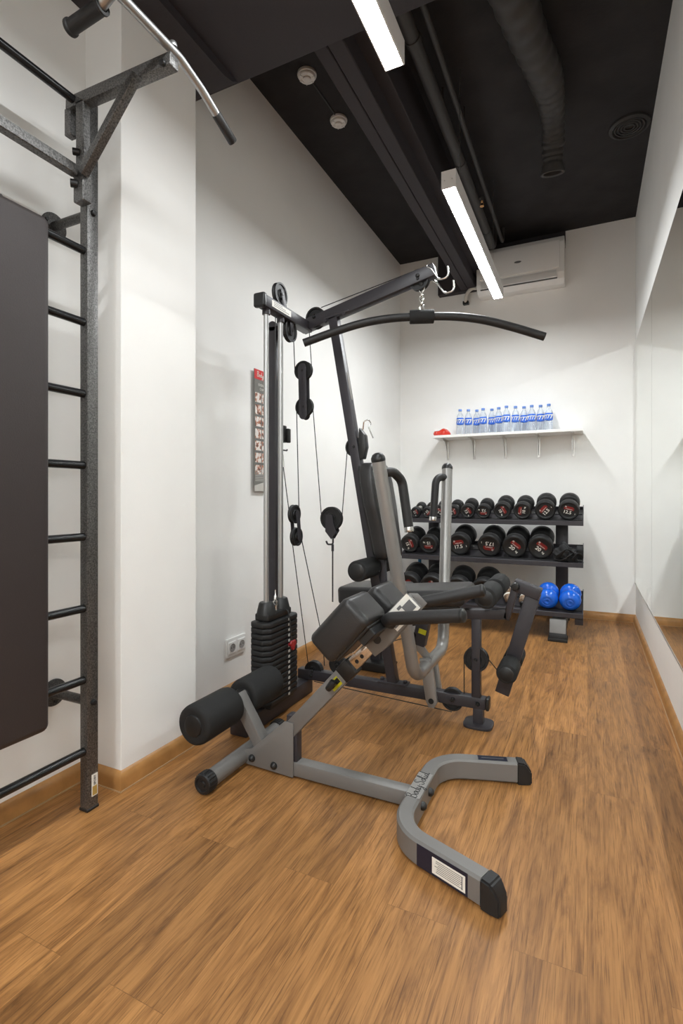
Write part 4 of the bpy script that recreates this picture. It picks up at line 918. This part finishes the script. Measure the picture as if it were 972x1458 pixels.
for tier, x, kg, roll, lab in ROWS:
    yf, zf = TIERS[tier]; r, L, hl = SPEC[kg]
    if kg in made: o = copy_tree(made[kg])
    else: o = made[kg] = dumbbell(kg, r, L, hl)
    a = {'top': .072, 'middle': .082, 'bottom': .085}[tier]
    o.location = (x, yf+a*ct, zf+a*st_+.0062); o.rotation_euler = (TH, 0, random.uniform(-.03, .03)); o['label'] = lab
    for ch in o.children:
        if ch.name.startswith(('end_emblem', 'weight_number')): ch.rotation_euler = (0, roll, 0)

def blue_bell(x, lab):
    t = thing('vinyl_dumbbell', (0, 0, 0), lab, 'dumbbell', 'blue vinyl dumbbells on the rack')
    r = .076
    for y, s in ((0, 1), (.235, -1)):
        b = nb(); lathe(b, [(0, .003), (.012, .003), (.014, .001), (.022, .001), (.024, .004), (.030, .004), (.033, .002), (.045, .006), (.062, .020), (.072, .036), (.0755, .052), (.076, .062), (.072, .082), (.060, .097), (.040, .107), (.026, .112), (0, .112)], (0, y, r), (0, s, 0), 40); part('head', b, 'blue', t, local=True, smooth=60)
    b = nb(); cyl(b, (0, .10, r), (0, .135, r), .025, seg=20); part('handle', b, 'blue', t, local=True)
    yf, zf = TIERS['bottom']; a = .035
    t.location = (x, yf+a*ct, zf+a*st_+.006); t.rotation_euler = (TH, 0, 0)
blue_bell(-.118, 'blue vinyl dumbbell at the right end of the bottom tier'); blue_bell(-.274, 'blue vinyl dumbbell left of the other blue one, behind the leg developer')

# soft weights and black straps on the rack
for x, a, lab in ((-.555, .10, 'mottled brown soft hand weight on the bottom tier beside the foam rollers'), (-.445, .09, 'mottled brown soft hand weight with black end on the bottom tier beside the blue dumbbells')):
    yf, zf = TIERS['bottom']
    t = thing('soft_weight', (x, yf+a*ct, zf+a*st_+.006), lab, 'hand weight', 'mottled soft weights on the rack', rot=(TH, 0, .35 if x < -.5 else -.2))
    b = nb(); lathe(b, [(0, 0), (.022, .002), (.032, .012), (.035, .04), (.033, .10), (.035, .15), (.030, .18), (.018, .192), (0, .194)], (0, -.02, .034), (0, 1, .25), 18); part('fabric_cover', b, 'camo', t, local=True, smooth=60)
    b = nb(); lathe(b, [(0, -.012), (.018, -.010), (.022, 0), (.018, .008), (0, .010)], (0, -.026, .03), (0, 1, .25), 16); part('end_stopper', b, 'plastic' if x > -.5 else 'satin', t, local=True)
    b = nb()
    for z in (.05, .14): lathe(b, [(.0345, z), (.0365, z+.002), (.0365, z+.012), (.0345, z+.014)], (0, -.02, .034), (0, 1, .25), 18)
    part('seam_band', b, 'print', t, local=True)
yf, zf = TIERS['middle']
t = thing('black_straps', (-.13, yf+.09, zf+.03), 'crumpled black lifting straps at the right end of the middle tier', 'straps', rot=(TH, 0, 0)); t.scale = (1.12, 1.0, 1.35)
b = nb(); bmesh.ops.create_icosphere(b, subdivisions=4, radius=1)
for v in b.verts:
    p = v.co.copy(); k = 1+.16*math.sin(5*p.x+2*p.z)+.11*math.sin(9*p.y+4*p.x)+.07*math.sin(14*p.z+6*p.x)
    v.co = V((p.x*.058*k-.030, p.y*.06*k, max(-.028, p.z*.055*k)+.038))
part('strap_bundle', b, 'cloth', t, local=True, smooth=70)
for k, pts in enumerate(([(-.075, -.05, .02), (-.05, -.075, .055), (-.01, -.075, .085), (.03, -.06, .055), (.045, -.05, .0)], [(-.085, -.04, .01), (-.04, -.085, .02), (.0, -.08, .05), (.035, -.03, .075)], [(.01, -.06, .0), (.03, -.07, .03), (.055, -.06, .06), (.08, -.04, .035), (.088, -.05, .0)])):
    b = nb(); sweep(b, catmull(pts, 8), .030, .004, up=(.2, .4, 1), c=.001); part('strap', b, 'cloth', t, local=True, smooth=70)
b = nb(); box(b, (.068, .01, .045), (.045, .05, .075), Matrix.Rotation(.3, 3, 'X'), .012, 3); part('folded_cuff', b, 'cloth', t, local=True, smooth=60)
t = thing('exercise_stick', (-1.475, 4.855, 0), 'blue exercise stick standing behind the dumbbell rack near the left corner', 'stick')
b = nb(); cyl(b, (-1.475, 4.855, .012), (-1.475, 4.855, .50), .016, seg=18); part('shaft', b, 'cyanblue', t)
b = nb(); cyl(b, (-1.475, 4.855, 0), (-1.475, 4.855, .03), .019, seg=18, bev=.003); cyl(b, (-1.475, 4.855, .49), (-1.475, 4.855, .52), .019, seg=18, bev=.004); part('end_cap', b, 'rubber', t)

# ================================================================== CAMERA + WORLD
cam = bpy.data.cameras.new('camera'); co = bpy.data.objects.new('camera', cam); C.objects.link(co)
co.location = (0, 0, 1.05); co.rotation_euler = (PI/2, 0, math.radians(25.525))
cam.sensor_width = 36; cam.lens = 734/1458*36; cam.shift_y = -22/1458; cam.clip_start = .02
bpy.context.scene.camera = co
w = bpy.data.worlds.new('world'); bpy.context.scene.world = w; w.use_nodes = True
w.node_tree.nodes['Background'].inputs['Color'].default_value = (0, 0, 0, 1)
sc = bpy.context.scene
sc.view_settings.view_transform = 'Standard'; sc.view_settings.look = 'None'; sc.view_settings.gamma = 1
sc.view_settings.exposure = 2.1; sc.view_settings.use_curve_mapping = False
sc.cycles.max_bounces = 10; sc.cycles.diffuse_bounces = 6; sc.cycles.glossy_bounces = 6; sc.cycles.transparent_max_bounces = 24
sc.cycles.caustics_reflective = True; sc.cycles.sample_clamp_indirect = 0; sc.cycles.use_guiding = True; sc.cycles.use_surface_guiding = True; sc.cycles.guiding_training_samples = 0; sc.cycles.use_adaptive_sampling = False; sc.cycles.surface_guiding_probability = .7; sc.cycles.blur_glossy = 0
